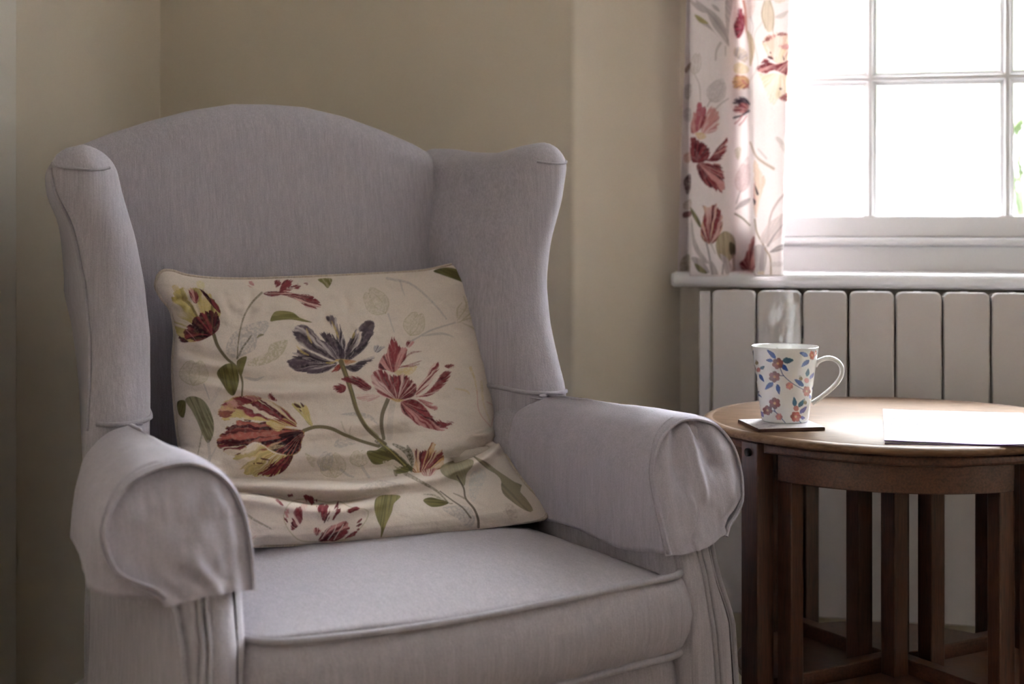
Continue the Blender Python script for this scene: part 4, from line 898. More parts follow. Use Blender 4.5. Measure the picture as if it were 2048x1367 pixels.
# ------------------------------------------------------------------ floral pillow
NU, NV = 600, 480
e_top = spline(T('P', '316,552 326,542 345,542 375,551 430,557 500,558 560,556 640,553 720,549 800,545 850,541 900,530 940,521 961,524'), NU)
e_bot = spline(T('P', '432,1094 490,1091 600,1088 700,1085 800,1080 900,1072 1000,1059 1060,1048 1097,1031'), NU)
e_lef = spline(T('P', '316,552 312,572 324,596 342,620 350,660 349,690 346,730 348,780 352,830 358,880 368,940 390,1010 432,1094'), NV)
e_rig = spline(T('P', '961,524 965,570 970,620 978,680 985,730 988,780 989,830 991,868 1002,890 1020,925 1050,968 1080,1000 1097,1031'), NV)
u = np.linspace(0, 1, NU)[None, :, None]; v = np.linspace(0, 1, NV)[:, None, None]
PXY = (1 - v) * e_top[None] + v * e_bot[None] + (1 - u) * e_lef[:, None] + u * e_rig[:, None] - ((1 - u) * (1 - v) * e_top[0] + u * (1 - v) * e_top[-1] + (1 - u) * v * e_bot[0] + u * v * e_bot[-1])
PPX, PPY = PXY[..., 0], PXY[..., 1]
uu, vv = u[..., 0] * np.ones((NV, NU)), v[..., 0] * np.ones((NV, NU))
def dcurve(pts):
    """distance to a traced curve, side (+ below) and position along"""
    c = spline(pts, 90); best = np.full(PPX.shape, 1e9); sd = np.zeros(PPX.shape); al = np.zeros(PPX.shape)
    for i in range(0, 89):
        (xa, ya), (xb, yb_) = c[i], c[i + 1]; dx, dy = xb - xa, yb_ - ya; L = dx * dx + dy * dy
        t = np.clip(((PPX - xa) * dx + (PPY - ya) * dy) / L, 0, 1); ex, ey = PPX - xa - t * dx, PPY - ya - t * dy
        d = np.hypot(ex, ey); k = d < best; best = np.where(k, d, best); sd = np.where(k, np.sign(dx * ey - dy * ex), sd); al = np.where(k, (i + t) / 89, al)
    return best * sd, al
BUL = 0.062 * (np.clip(1 - np.abs(2 * uu - 1) ** 3.2, 0, 1) * np.clip(1 - np.abs(2 * vv - 1) ** 3.0, 0, 1)) ** 0.55
BUL += 0.022 * np.exp(-((vv - 0.90) / 0.10) ** 2) * np.clip(1 - np.abs(2 * uu - 1) ** 4, 0, 1) * np.clip((1 - vv) / 0.04, 0, 1) ** 0.5
DSP = np.zeros((NV, NU))
def fold(pts, depth, wu, wd, ridge=0.0, wr=14, taper=(0.08, 0.1), lift=0.0):
    """a crease: a groove along the curve, gentler above (wu) or below (wd), with a ridge under it"""
    global DSP
    d, al = dcurve(pts); en = smooth(al / taper[0]) * smooth((1 - al) / taper[1])
    g_ = np.where(d > 0, np.exp(-(d / wd) ** 2), np.exp(-(d / wu) ** 2))
    DSP = DSP + en * depth * g_ - en * ridge * np.exp(-((d - wr) / (wr * 0.9)) ** 2)
fold(T('P', '400,950 480,957 560,958 640,960 720,962 800,950 870,938 930,918 990,890'), 0.036, 30, 4, 0.030, 16, (0.15, 0.05))
fold(T('P', '425,985 480,983 530,988 580,999 630,1006 690,1004 760,992 840,972'), 0.030, 17, 4, 0.024, 14, (0.05, 0.35))
fold(T('P', '420,953 560,959 720,963 870,939 985,893'), 0.010, 5, 2.5, 0.0, 10, (0.15, 0.05))
fold(T('P', '430,985 530,989 630,1007 740,996'), 0.010, 5, 2.5, 0.0, 10, (0.05, 0.3))
fold(T('P', '890,938 930,921 970,900 1005,878'), 0.024, 14, 4, 0.018, 12, (0.2, 0.1))
fold(T('P', '352,742 420,752 500,765 580,768 680,764 760,758'), 0.015, 26, 6, 0.014, 15, (0.2, 0.4))
fold(T('P', '350,700 400,712 450,722 520,726'), 0.011, 16, 6, 0.009, 12, (0.2, 0.4))
fold(T('P', '600,830 700,832 800,822 900,815'), 0.007, 26, 9, 0.007, 18, (0.3, 0.3))
fold(T('P', '560,905 640,893 740,885 860,870'), 0.013, 22, 8, 0.012, 16, (0.3, 0.3))
fold(T('P', '940,865 970,858 1000,850'), 0.006, 8, 4, 0.004, 9, (0.3, 0.1)); fold(T('P', '960,890 985,882 1008,874'), 0.006, 7, 4, 0.004, 9, (0.3, 0.1))
fold(T('P', '985,912 1005,912 1028,914'), 0.006, 7, 4, 0.004, 9, (0.3, 0.1)); fold(T('P', '345,600 365,600 385,606'), 0.006, 8, 5, 0.004, 10, (0.2, 0.3))
for i, q in enumerate(('440,575 455,610 470,640', '560,575 545,600 520,640', '500,570 500,610 495,660', '620,580 640,620 650,660', '760,580 770,620 790,650', '680,575 690,600 700,640')): fold(T('P', q), 0.0040, 9, 7, 0.002, 10, (0.4, 0.4))
DSP += 0.010 * (fbm(PPX * 0.018, PPY * 0.03, 31) - 0.5) * np.clip(BUL / 0.03, 0, 1) + 0.0012 * (fbm(PPX * 0.09, PPY * 0.09, 37) - 0.5)
def yseam(z): return np.interp(z, [0.44, 0.48, 0.50, 0.53, 0.56, 0.60, 0.65, 0.70, 0.76, 0.84], [0.200, 0.222, 0.245, 0.295, 0.345, 0.385, 0.415, 0.440, 0.470, 0.505])
def solve(px, py, off):
    o_, r = chair_ray(px, py); lo = np.full(px.shape, 1.2); hi = np.full(px.shape, 2.9)
    for _ in range(30):
        t = (lo + hi) / 2; f = (o_[1] + t * r[..., 1]) - yseam(o_[2] + t * r[..., 2]) + off
        hi = np.where(f > 0, t, hi); lo = np.where(f > 0, lo, t)
    return o_ + r * t[..., None]
edge = np.minimum(np.minimum(uu, 1 - uu) * NU, np.minimum(vv, 1 - vv) * NV)
PV = solve(PPX, PPY, BUL - DSP * np.clip(edge / 6, 0, 1))
PV[..., 2] = np.maximum(PV[..., 2], 0.4785)
pil = empty('scatter_pillow', tuple(CH_O), CH_A, label='cream linen scatter pillow printed with crimson and purple tulips', cat='pillow')
col = pc.sample(PPX.ravel(), PPY.ravel())
big_mesh('pillow_front', PV.reshape(-1, 3), grid_faces(NV, NU, flip=True), M['pillow'], pil, col=col)
sl = np.s_[::12, ::12]
iu = np.unique(np.append(np.arange(0, NU, 12), NU - 1)); iv = np.unique(np.append(np.arange(0, NV, 12), NV - 1))
sub = np.ix_(iv, iu); Bk = PV[sub].copy(); rim_ = np.clip(1 - np.abs(2 * uu[sub] - 1) ** 3, 0, 1) * np.clip(1 - np.abs(2 * vv[sub] - 1) ** 3, 0, 1)
Bk[..., 1] += BUL[sub] + 0.045 * rim_ ** 0.6; Bk[..., 2] -= 0.0
Bk[..., 2] = np.maximum(Bk[..., 2], 0.4785)
big_mesh('pillow_back', Bk.reshape(-1, 3), grid_faces(len(iv), len(iu)), M['pillow'], pil, col=np.tile(np.array(LINEN), (Bk.shape[0] * Bk.shape[1], 1)))
loop = np.vstack([PV[0, ::6], PV[::6, -1][1:], PV[-1, ::-6][1:], PV[::-6, 0][1:-1]])
M['pwelt'] = m_fabric('pillow_welt', (0.50, 0.42, 0.35), 0.15, 0.3)
tube('piping', loop, 0.0030, M['pwelt'], pil, 8, True)

# ================================================================== curtain
cc_ = Canvas(1345, -4, 1595, 560, 2.0, (0.74, 0.68, 0.69))
def cg(f, t, a=0.5, c=(0.46, 0.41, 0.42), seed=0): cc_.blob(T(f, t), c, a, 1.0, tex=0.4, seed=seed, edge=None)
def cs(f, t, w0, w1, c=(0.38, 0.33, 0.33), a=0.8, **k): cc_.stroke(T(f, t), w0, w1, c, a, **k)
CG, CD, CB = (0.46, 0.41, 0.41), (0.30, 0.26, 0.27), (0.52, 0.43, 0.33)
for q in ('150,-40 230,20 330,60 420,130 360,130 250,90', '240,150 300,175 360,220 420,300 545,440 500,390 400,290 300,225', '340,80 430,130 520,250 562,440 480,340 395,230', '520,0 588,0 565,200 546,440 528,250', '240,0 330,60 400,150 340,120 270,60', '390,40 440,60 470,110 420,90'):
    cc_.leaf(T('U', q), CG, CD, T1('U', '545,440'), T1('U', '250,40'), len(q), 0.9)
cc_.leaf(T('U', '228,138 290,160 362,222 280,212'), (0.33, 0.29, 0.14), OLV, T1('U', '230,140'), T1('U', '360,220'), 3); cs('U', '478,405 440,480 432,565', 3, 2, CG, 0.8); cs('U', '525,440 525,520', 2, 1.5, CG, 0.7)
cc_.ghost(*T1('U', '240,600'), 22, 44, 0.15, (0.42, 0.37, 0.33), 0.75, 2); cs('U', '235,710 275,800 285,950', 1.4, 1.2, CG, 0.8); cc_.blob(T('U', '135,650 190,585 185,640 150,690'), (0.20, 0.13, 0.10), 0.8); cg('U', '138,820 196,790 196,900 150,935', 0.6, CD); cg('U', '135,1040 196,1020 196,1140 140,1130', 0.5, CD)
cc_.ghost(*T1('U', '440,860'), 38, 48, 0.5, CG, 0.9, 4); cg('U', '360,850 400,780 500,740 520,860 440,965 370,930', 0.5); cs('U', '385,935 350,1005', 1.6, 1.4, CG, 0.9); cs('U', '440,1015 490,970 550,930', 1.6, 1.8, CG, 0.8)
cc_.petal(T('U', '200,1250 208,1100 250,980 300,968 352,1050 342,1150 262,1240'), T1('U', '250,1330'), PINK, (0.36, 0.10, 0.13), RED, 0.6, PINK, 101, 12); cc_.petal(T('U', '330,1130 370,1008 440,1020 466,1120 440,1230 300,1255'), T1('U', '270,1300'), (0.64, 0.46, 0.47), PINK, (0.36, 0.10, 0.13), 0.45, PINK, 102, 12); cc_.blob(T('U', '238,1260 300,1248 345,1290 280,1315'), (0.60, 0.44, 0.20), 0.8, tex=0.3)
cc_.petal(T('L', '182,-20 280,0 340,55 357,120 320,182 240,202 188,172'), T1('L', '220,200'), RED, RED, DRED, 0.75, RED, 103, 10); cc_.petal(T('L', '320,182 362,150 400,90 450,30 505,-30 502,90 450,172 380,190'), T1('L', '240,200'), PINK, RED, DRED, 0.62, RED, 104, 22)
cc_.petal(T('L', '240,212 330,200 420,240 470,300 492,400 462,468 380,440 300,380 250,290'), T1('L', '250,195'), PINK, RED, DRED, 0.72, RED, 105, 14); cc_.petal(T('L', '380,205 450,220 480,290 470,340 420,270'), T1('L', '330,190'), PINK, RED, DRED, 0.6, None, 106)
for q in ('125,130 180,110 180,190 130,190', ): cc_.blob(T('L', q), (0.45, 0.22, 0.16), 0.7, tex=0.3)
cc_.blob(T('L', '120,360 180,300 182,420 150,480'), DRED, 0.9, tex=0.3); cg('L', '118,560 182,520 182,600 130,610', 0.7, (0.40, 0.30, 0.25)); cc_.blob(T('L', '118,640 182,625 180,672 120,684'), (0.16, 0.05, 0.06), 0.9); cg('L', '100,1050 170,1010 170,1160 90,1150', 0.8, (0.32, 0.27, 0.20))
cc_.petal(T('L', '270,840 278,720 302,640 282,570 332,590 412,553 427,600 457,620 467,740 432,850 372,917 310,900'), T1('L', '345,930'), (0.58, 0.36, 0.34), RED, DRED, 0.58, (0.52, 0.30, 0.12), 107, 14, 1.0, (0.60, 0.42, 0.26))
cs('L', '322,910 345,1010 372,1185', 2.2, 1.8, CD, 0.9); cs('L', '360,910 400,1000', 1.8, 1.2, CG, 0.9)
for q, c1, c2 in (('180,590 240,670 272,740 262,772 195,665', (0.20, 0.18, 0.08), DOLV), ('186,690 215,850 272,980 345,1085 290,1070 215,960 190,850', CG, CD), ('186,1035 280,1055 352,1172 250,1130', CG, CD), ('215,1090 270,1110 330,1175 250,1160', (0.25, 0.23, 0.12), DOLV), ('340,1050 400,1110 425,1192 370,1185', CG, CD), ('405,900 470,805 545,830 578,900 572,1000 500,1085 425,1020', (0.36, 0.30, 0.20), (0.20, 0.17, 0.10)), ('525,900 576,930 576,1012 528,1000', DOLV, (0.03, 0.03, 0.015)), ('440,1000 520,1060 560,1180 500,1190 470,1100', CG, CD)):
    cc_.leaf(T('L', q), c1, c2, T1('L', '450,1180'), T1('L', '400,850'), 4, 0.95)
cs('L', '560,1010 565,1180', 2.5, 2.5, (0.30, 0.22, 0.18), 0.8); cs('L', '470,1100 462,1190', 2, 2, CD, 0.8)
# the recessed strip
cc_.petal(T('U', '600,245 625,180 640,80 690,95 705,250 640,372'), T1('U', '700,260'), RED, (0.28, 0.05, 0.09), DRED, 0.6, None, 111, 10); cc_.petal(T('U', '598,450 680,448 735,520 705,592 610,525'), T1('U', '600,600'), CB, CG, CD, 0.5, None, 112); cc_.blob(T('U', '600,620 660,590 740,640 720,690 620,690'), (0.56, 0.46, 0.26), 0.8, tex=0.4)
cc_.petal(T('U', '598,720 690,708 745,760 722,832 606,838'), T1('U', '760,760'), (0.56, 0.40, 0.20), (0.42, 0.20, 0.14), DRED, 0.5, None, 113, 14); cc_.petal(T('U', '598,945 680,905 745,960 735,1000 598,985'), T1('U', '760,1000'), DPUR, PUR, DPUR, 0.6, None, 114); cc_.petal(T('U', '598,1010 680,968 745,1000 700,1068 604,1060'), T1('U', '760,1040'), (0.55, 0.32, 0.30), RED, DPUR, 0.5, None, 115); cs('U', '600,1110 680,1085 740,1045', 2, 2.5, DPUR, 0.9)
for q in ('610,1165 650,1130 680,1090', '650,1180 690,1140 720,1090', '680,760 720,800 740,830'): cs('U', q, 1.5, 1.5, (0.36, 0.12, 0.14), 0.8)
cc_.ghost(*T1('L', '645,330'), 29, 60, 0.2, (0.45, 0.33, 0.34), 1.0, 6); cg('L', '590,330 640,200 700,150 705,380 640,460 600,440', 0.55, (0.48, 0.37, 0.38)); cs('L', '615,460 585,560', 1.6, 1.4, CD, 0.8); cc_.leaf(T('L', '578,615 620,545 705,510 690,560'), CG, CD, T1('L', '700,515'), T1('L', '580,610'), 8); cs('L', '575,650 640,690 705,752', 2, 1.8, STM, 0.9); cc_.petal(T('L', '612,1085 655,1045 690,940 745,850 748,1145 640,1145'), T1('L', '700,1160'), PINK, RED, DRED, 0.5, PINK, 116, 14); cg('L', '570,100 600,60 630,80 600,180', 0.7, (0.34, 0.30, 0.20))
# the wide right-hand panel
cs('U', '690,0 712,120 722,300', 3, 2, (0.42, 0.16, 0.11), 0.85); cc_.leaf(T('U', '718,285 770,335 798,430 780,560 750,625 742,450'), CB, (0.34, 0.25, 0.18), T1('U', '760,620'), T1('U', '725,290'), 9); cg('U', '720,-20 795,-20 798,80 760,162 722,150', 0.8, (0.66, 0.50, 0.48)); cs('U', '760,160 785,250 772,335', 1.6, 1.4, CG, 0.6); cs('U', '750,760 830,600 790,350 885,185', 1.6, 1.6, CG, 0.4)
cc_.leaf(T('U', '858,130 888,20 940,-15 978,130 976,250 930,305 888,250'), (0.62, 0.53, 0.44), (0.50, 0.42, 0.34), T1('U', '930,300'), T1('U', '930,0'), 10); cs('U', '890,0 862,130 900,270', 1.2, 1.2, (0.34, 0.26, 0.18), 0.7); cs('U', '940,0 978,130 965,300', 1.4, 1.2, (0.34, 0.28, 0.2), 0.7); cc_.leaf(T('U', '985,162 1050,122 1120,100 1060,172'), CG, CB, T1('U', '1120,100'), T1('U', '985,160'), 11, 0.7); cg('U', '980,-10 1090,-10 1070,18 1010,30', 0.7, CB)
cc_.petal(T('U', '868,390 920,330 1040,303 1140,370 1140,560 1050,605 960,562 898,480'), T1('U', '1000,640'), (0.72, 0.60, 0.55), (0.66, 0.50, 0.42), PINK, 0.35, PINK, 121, 10, 1.0, (0.68, 0.56, 0.38)); cc_.petal(T('U', '872,395 900,350 980,320 1060,302 1120,330 1010,345 910,395'), T1('U', '1000,560'), PINK, RED, DRED, 0.5, None, 122, 16, 0.9); cc_.petal(T('U', '1010,430 1080,410 1140,420 1140,470 1070,470'), T1('U', '1000,600'), (0.62, 0.42, 0.40), PINK, RED, 0.4, None, 123)
cc_.petal(T('U', '808,655 860,590 900,545 980,600 1060,590 1140,570 1140,730 1060,690 980,665 900,695'), T1('U', '1140,560'), PINK, RED, DRED, 0.62, PINK, 124, 26); cc_.petal(T('U', '830,690 900,702 1000,690 1140,740 1140,930 1030,925 980,992 940,960 900,850'), T1('U', '1060,640'), (0.72, 0.64, 0.56), (0.66, 0.56, 0.42), CB, 0.4, None, 125, 12); cc_.petal(T('U', '1028,922 1080,888 1140,868 1140,955 1060,948'), T1('U', '1140,900'), PINK, RED, DRED, 0.6, None, 126)
for q in ('915,535 950,530 980,555 950,560', '1060,520 1080,560 1070,570', '1045,595 1060,605 1050,612', '940,485 955,500 940,505', '1030,830 1060,830 1050,850'): cc_.blob(T('U', q), DRED, 0.9, 0.5, 20)
cc_.leaf(T('L', '940,-30 1000,10 1042,120 1042,300 1020,150 960,40'), CG, CB, T1('L', '1040,300'), T1('L', '950,0'), 12, 0.5); cg('U', '985,1300 1030,1290 1080,1355 1040,1360', 0.5); cs('L', '708,20 760,140 830,200 912,252', 2, 3, (0.40, 0.31, 0.25), 0.85); cs('L', '780,80 850,160', 2, 2.5, CG, 0.6)
cc_.petal(T('L', '735,175 790,230 842,350 822,430 792,540 762,690 738,600 738,400'), T1('L', '750,700'), (0.70, 0.60, 0.53), (0.62, 0.48, 0.40), PINK, 0.4, None, 127, 10); cc_.blob(T('L', '748,390 785,475 762,480'), DPUR, 0.9, 0.6, 20); cc_.blob(T('L', '732,515 758,540 745,575'), DPUR, 0.9, 0.6, 20)
cs('L', '748,700 770,820 842,950', 2, 1.8, (0.30, 0.23, 0.17), 0.9); cs('L', '1032,450 940,560 880,700 862,935', 2.6, 2.2, (0.45, 0.37, 0.37), 0.85); cc_.leaf(T('L', '795,890 850,760 940,680 1005,650 1005,800 900,905'), (0.60, 0.50, 0.50), CG, T1('L', '1000,660'), T1('L', '860,930'), 13, 0.8); cs('L', '870,930 920,840 1000,740', 2.2, 1, CD, 0.8)
cc_.leaf(T('L', '745,945 830,930 862,1000 820,1195 760,1160'), CG, CD, T1('L', '790,1190'), T1('L', '800,930'), 14); cc_.leaf(T('L', '880,990 940,940 1005,920 1005,962 940,985'), CD, CG, T1('L', '1000,930'), T1('L', '880,985'), 15); cs('L', '840,955 885,1040 888,1195', 1.8, 2.2, (0.34, 0.26, 0.2), 0.9); cg('L', '890,1080 1000,1070 1000,1110 900,1115', 0.6); cg('L', '780,1160 830,1160 820,1200 780,1200', 0.9, CB)

COLS = [(1373, 1355, 2.752), (1380, 1376, 2.776), (1381.5, 1378, 2.738), (1384, 1381, 2.712), (1400, 1396, 2.702), (1430, 1424, 2.700), (1450, 1440, 2.706), (1459, 1455, 2.722), (1464, 1464, 2.752), (1467, 1468, 2.80), (1472, 1474, 2.822), (1482, 1488, 2.828), (1492, 1503, 2.815), (1496, 1508, 2.765), (1500, 1511, 2.716), (1508, 1518, 2.705), (1540, 1538, 2.701), (1572, 1560, 2.702), (1580, 1564, 2.712), (1582, 1566, 2.728)]
CC = spline(COLS, 250)
rows_py = np.concatenate([np.linspace(-640, -6, 60), np.linspace(-5, 541, 400)])
ftop = np.clip(-rows_py / 640, 0, 1)
hem = np.interp(CC[:, 2], [2.70, 2.72, 2.76, 2.83], [551, 550, 544, 541])
CPY = rows_py[:, None] + (hem - 541)[None] * np.clip((rows_py[:, None] - 400) / 141, 0, 1)
fr_ = np.clip(CPY / 550, -0.3, 1)
CPX = CC[None, :, 0] * (1 - fr_) + CC[None, :, 1] * fr_ + 1.6 * (fbm(CPY * 0.012, CC[None, :, 0] * 0.02, 3) - 0.5) * 2
CPY_ = CC[None, :, 2] + 0.006 * (fbm(CPY * 0.008, CC[None, :, 0] * 0.03, 9) - 0.5)
CV = on_Y(CPX, CPY, CPY_)
sy_ = np.where(CPY < 0, CPY % 548, CPY)
# where the curtain's own print lies (unrolled from the traced columns, top rows repeat the design)
CU = CC[None, :, 0] * (1 - np.clip(sy_ / 550, 0, 1)) + CC[None, :, 1] * np.clip(sy_ / 550, 0, 1)
cur = empty('floral_curtain', tuple(on_Y(1470, 545, 2.74)), label='white window curtain printed with crimson tulips and grey leaves', cat='curtain')
base_c = np.array(cur.location)
big_mesh('curtain_cloth', CV.reshape(-1, 3) - base_c, grid_faces(*CV.shape[:2], flip=True), M['curtain'], cur, col=cc_.sample(CU.ravel(), sy_.ravel()))
hp = CV[-1, ::4] - base_c
M['hem'] = m_plain('curtain_hem', (0.66, 0.60, 0.60), 0.85, 0.15)
tube('hem', hp, 0.0016, M['hem'], cur, 6)
# rod the curtain hangs from, above the frame
zt = CV[0, 0, 2] + 0.015; xa = CV[0, 0, 0] - 0.05
rod = tube('curtain_rod', [(xa, 2.745, zt), (xa + 0.5, 2.745, zt), (2.3, 2.745, zt)], 0.010, M['dark'], None, 12, label='dark metal curtain rod above the window', cat='curtain rod')

# ================================================================== coaster, mug, steam, leaflet
TOPZ = TZ + 0.0002
cq = [on_Z(px, py, TOPZ + 0.0052)[:2] for px, py in ((1476, 838), (1517, 857), (1650, 853))]
cq = [cq[0], cq[1], cq[2], cq[0] + cq[2] - cq[1]]
ctr = np.mean(cq, 0)
coas = empty('square_coaster', (ctr[0], ctr[1], TOPZ), label='square brown-edged coaster with pale printed top under the mug', cat='coaster')
prism('base', [tuple(q - ctr) for q in cq], 0, 0.0046, M['cork'], coas, 0.0006, 1)
g = G('coaster_print'); vv_ = g.coords((60, 60, 60)); g.col(g.ramp(g.noise(vv_, 1.0, 4, 0.7), [(0.38, (0.40, 0.34, 0.44)), (0.47, (0.68, 0.66, 0.70)), (0.7, (0.74, 0.72, 0.76))])); g.set(0.3, 0.5)
prism('printed_top', [tuple((q - ctr) * 0.985) for q in cq], 0.0046, 0.0052, g.m, coas)

mk = Canvas(1490, 670, 1650, 860, 4.0, (0.84, 0.83, 0.82))
BLU, TEAL, LILB, BRN, MRO, ORG, PNK = (0.030, 0.075, 0.28), (0.035, 0.10, 0.15), (0.16, 0.16, 0.40), (0.20, 0.07, 0.06), (0.16, 0.03, 0.035), (0.34, 0.075, 0.045), (0.48, 0.20, 0.19)
def mleaf(bx, by, tx, ty, w_, c):
    b, t = np.array([bx, by], float), np.array([tx, ty], float); d = t - b; n_ = np.array([-d[1], d[0]]) / np.linalg.norm(d) * w_ * 0.62
    pts = [b, b + d * 0.3 + n_ * 0.85, b + d * 0.6 + n_ * 0.8, t, b + d * 0.55 - n_ * 0.7, b + d * 0.25 - n_ * 0.8]
    q = T('M', ' '.join(f'{p[0]},{p[1]}' for p in pts)); mk.blob(q, c, 1.0, 0.25, 36); mk.stroke([q[0], q[3]], 0.15, 0.12, tuple(min(1, x * 2.2 + 0.03) for x in c), 0.5)
for a in ((450, 370, 340, 265, 50, BLU), (415, 400, 328, 390, 42, BLU), (530, 400, 662, 385, 70, TEAL), (520, 445, 598, 522, 52, BLU), (835, 332, 732, 295, 52, BLU), (850, 378, 753, 468, 50, BLU), (822, 580, 840, 478, 44, TEAL), (860, 605, 908, 525, 34, LILB), (785, 695, 672, 620, 56, BLU), (418, 660, 318, 750, 56, BLU), (465, 680, 492, 806, 48, BLU), (680, 952, 665, 832, 50, TEAL), (722, 955, 797, 850, 50, TEAL), (738, 1032, 822, 940, 48, LILB), (745, 1080, 802, 1085, 40, LILB), (245, 558, 308, 655, 38, BLU), (195, 540, 220, 638, 26, BLU), (258, 500, 314, 460, 40, TEAL), (262, 1018, 300, 1085, 44, LILB), (222, 800, 278, 842, 20, BLU), (218, 788, 247, 764, 20, BLU), (868, 850, 858, 795, 26, LILB), (165, 340, 172, 255, 14, BLU), (890, 735, 902, 685, 20, LILB)): mleaf(*a)
for q in ('505,500 545,580 650,670 780,740', '488,576 515,578 545,580', '398,1004 440,1018 500,1080 562,1150', '430,985 440,1018', '720,1110 755,1150'): mk.stroke(T('M', q), 0.9, 0.8, (0.035, 0.06, 0.2), 0.95)
def mflower(cx, cy, r, c, sq=1.0):
    for k in range(6):
        a = k * PI / 3 + cx; x, y = cx + r * 0.58 * math.cos(a) * sq, cy + r * 0.58 * math.sin(a)
        ring = [(x + r * 0.40 * sq * math.cos(b), y + r * 0.40 * math.sin(b)) for b in np.linspace(0, 2 * PI, 8, endpoint=False)]
        mk.blob(T('M', ' '.join(f'{p[0]},{p[1]}' for p in ring)), tuple(x_ * (0.8 + 0.5 * ((k * 7) % 3) / 2) for x_ in c), 0.97, 0.3, 20)
        mk.stroke(T('M', f'{cx},{cy} {x},{y}'), 0.4, 0.2, tuple(min(1, x_ * 1.9) for x_ in c), 0.6)
    ring = [(cx + r * 0.22 * sq * math.cos(b), cy + r * 0.22 * math.sin(b)) for b in np.linspace(0, 2 * PI, 8, endpoint=False)]
    mk.blob(T('M', ' '.join(f'{p[0]},{p[1]}' for p in ring)), (0.60, 0.36, 0.16), 0.9, 0.3, 20)
for a in ((472, 432, 72, BRN), (432, 592, 72, BRN), (613, 700, 48, PNK), (820, 758, 68, ORG, 0.75), (435, 915, 74, MRO), (348, 1003, 64, MRO), (487, 1078, 44, PNK), (688, 1072, 68, ORG), (885, 318, 58, ORG, 0.6), (182, 500, 58, BRN, 0.4), (930, 290, 40, ORG, 0.4)): mflower(*a)
for cx, cy, r in ((820, 628, 30), (693, 972, 32), (236, 506, 26)): mk.blob(T('M', ' '.join(f'{cx + r * math.cos(b)},{cy + r * 1.1 * math.sin(b)}' for b in np.linspace(0, 2 * PI, 8, endpoint=False))), PNK, 1, 0.3, 24)
for cx, cy in ((748, 608), (802, 897), (215, 420)):
    mk.blob(T('M', f'{cx - 22},{cy} {cx},{cy - 28} {cx + 24},{cy} {cx},{cy + 26}'), (0.36, 0.26, 0.10), 0.9, 0.3, 20)
    for dx in (-12, 0, 12): mk.stroke(T('M', f'{cx + dx},{cy - 16} {cx + dx + 4},{cy + 16}'), 0.45, 0.45, (0.02, 0.02, 0.02), 0.9)
    mk.blob(T('M', f'{cx - 26},{cy - 20} {cx - 8},{cy - 44} {cx + 6},{cy - 20}'), (0.45, 0.42, 0.36), 0.7, 0.3, 16)
MD = 2950 * (0.296 - 0.0052) / (841 - 440); MP = on_Z(1570, 841, TOPZ + 0.0052); MS = F / MD
mug = empty('china_mug', (MP[0], MP[1], MP[2]), math.atan2(-MP[1], -MP[0]), label='white china mug printed with blue leaves and red flowers on the coaster', cat='mug')
HM = 0.1085
outp = spline([(0.0, 0.0022), (0.026, 0.0022), (0.0295, 0.0), (0.0325, 0.0006), (0.0342, 0.005), (0.0362, 0.020), (0.0392, 0.045), (0.0425, 0.070), (0.0457, 0.092), (0.0478, HM - 0.004), (0.0482, HM - 0.0008)], 130)
inp = spline([(0.0480, HM), (0.0472, HM - 0.0008), (0.0455, HM - 0.012), (0.0395, 0.066), (0.0340, 0.020), (0.0300, 0.006), (0.0, 0.0045)], 60)
prm = np.vstack([outp, inp]); an = np.linspace(-PI, PI, 280, endpoint=False)      # angle 0 looks at the room (the printed front)
MV = np.stack([prm[:, None, 0] * np.cos(an), prm[:, None, 0] * np.sin(an), prm[:, None, 1] + 0 * an], -1)
af = np.where(np.abs(an) > PI / 2, np.sign(an) * PI - an, an)                   # the back repeats the front, mirrored
mcol = np.ones(MV.shape) * np.array((0.84, 0.83, 0.82))
no = 130; mx_ = 1570 + prm[:no, None, 0] * np.sin(af) * MS; my_ = 841 - prm[:no, None, 1] * MS + prm[:no, None, 0] * np.cos(af) * 193
mcol[:no] = mk.sample(mx_, my_)
for (aa, zz_) in ((PI - 0.55, 0.098), (-PI + 0.25, 0.098), (0.6, 0.09)):
    d_ = np.hypot(((an - aa + PI) % (2 * PI) - PI)[None] * 0.045, prm[no:, None, 1] - zz_); k_ = (np.abs(d_ - 0.0018) < 0.0009); mcol[no:][k_] = (0.25, 0.25, 0.24)
n1, n2 = MV.shape[:2]
big_mesh('mug_body', MV.reshape(-1, 3), grid_faces(n1, n2, False, True, flip=True), M['mug'], mug, col=mcol.reshape(-1, 3))
hpts = [((x - 560) / 6.2125 / MS, (841 - 660 - y / 6.2125) / MS) for x, y in ((925, 440), (960, 385), (1030, 348), (1110, 340), (1190, 372), (1243, 440), (1250, 520), (1215, 605), (1140, 695), (1040, 785), (950, 855), (885, 895))]
hp = spline([(0.0, a_, b_) for a_, b_ in hpts], 60)
V, Q = tube_geo(hp, 0.0036, 12); ce = np.repeat(hp, 12, 0); V = ce + (V - ce) * np.array([1.55, 1, 1])
M['china'] = m_plain('white_bone_china', (0.84, 0.83, 0.82), 0.12, 0.5, Coat_Weight=0.6)
mesh('handle', V, [list(q) for q in Q], M['china'], mug)

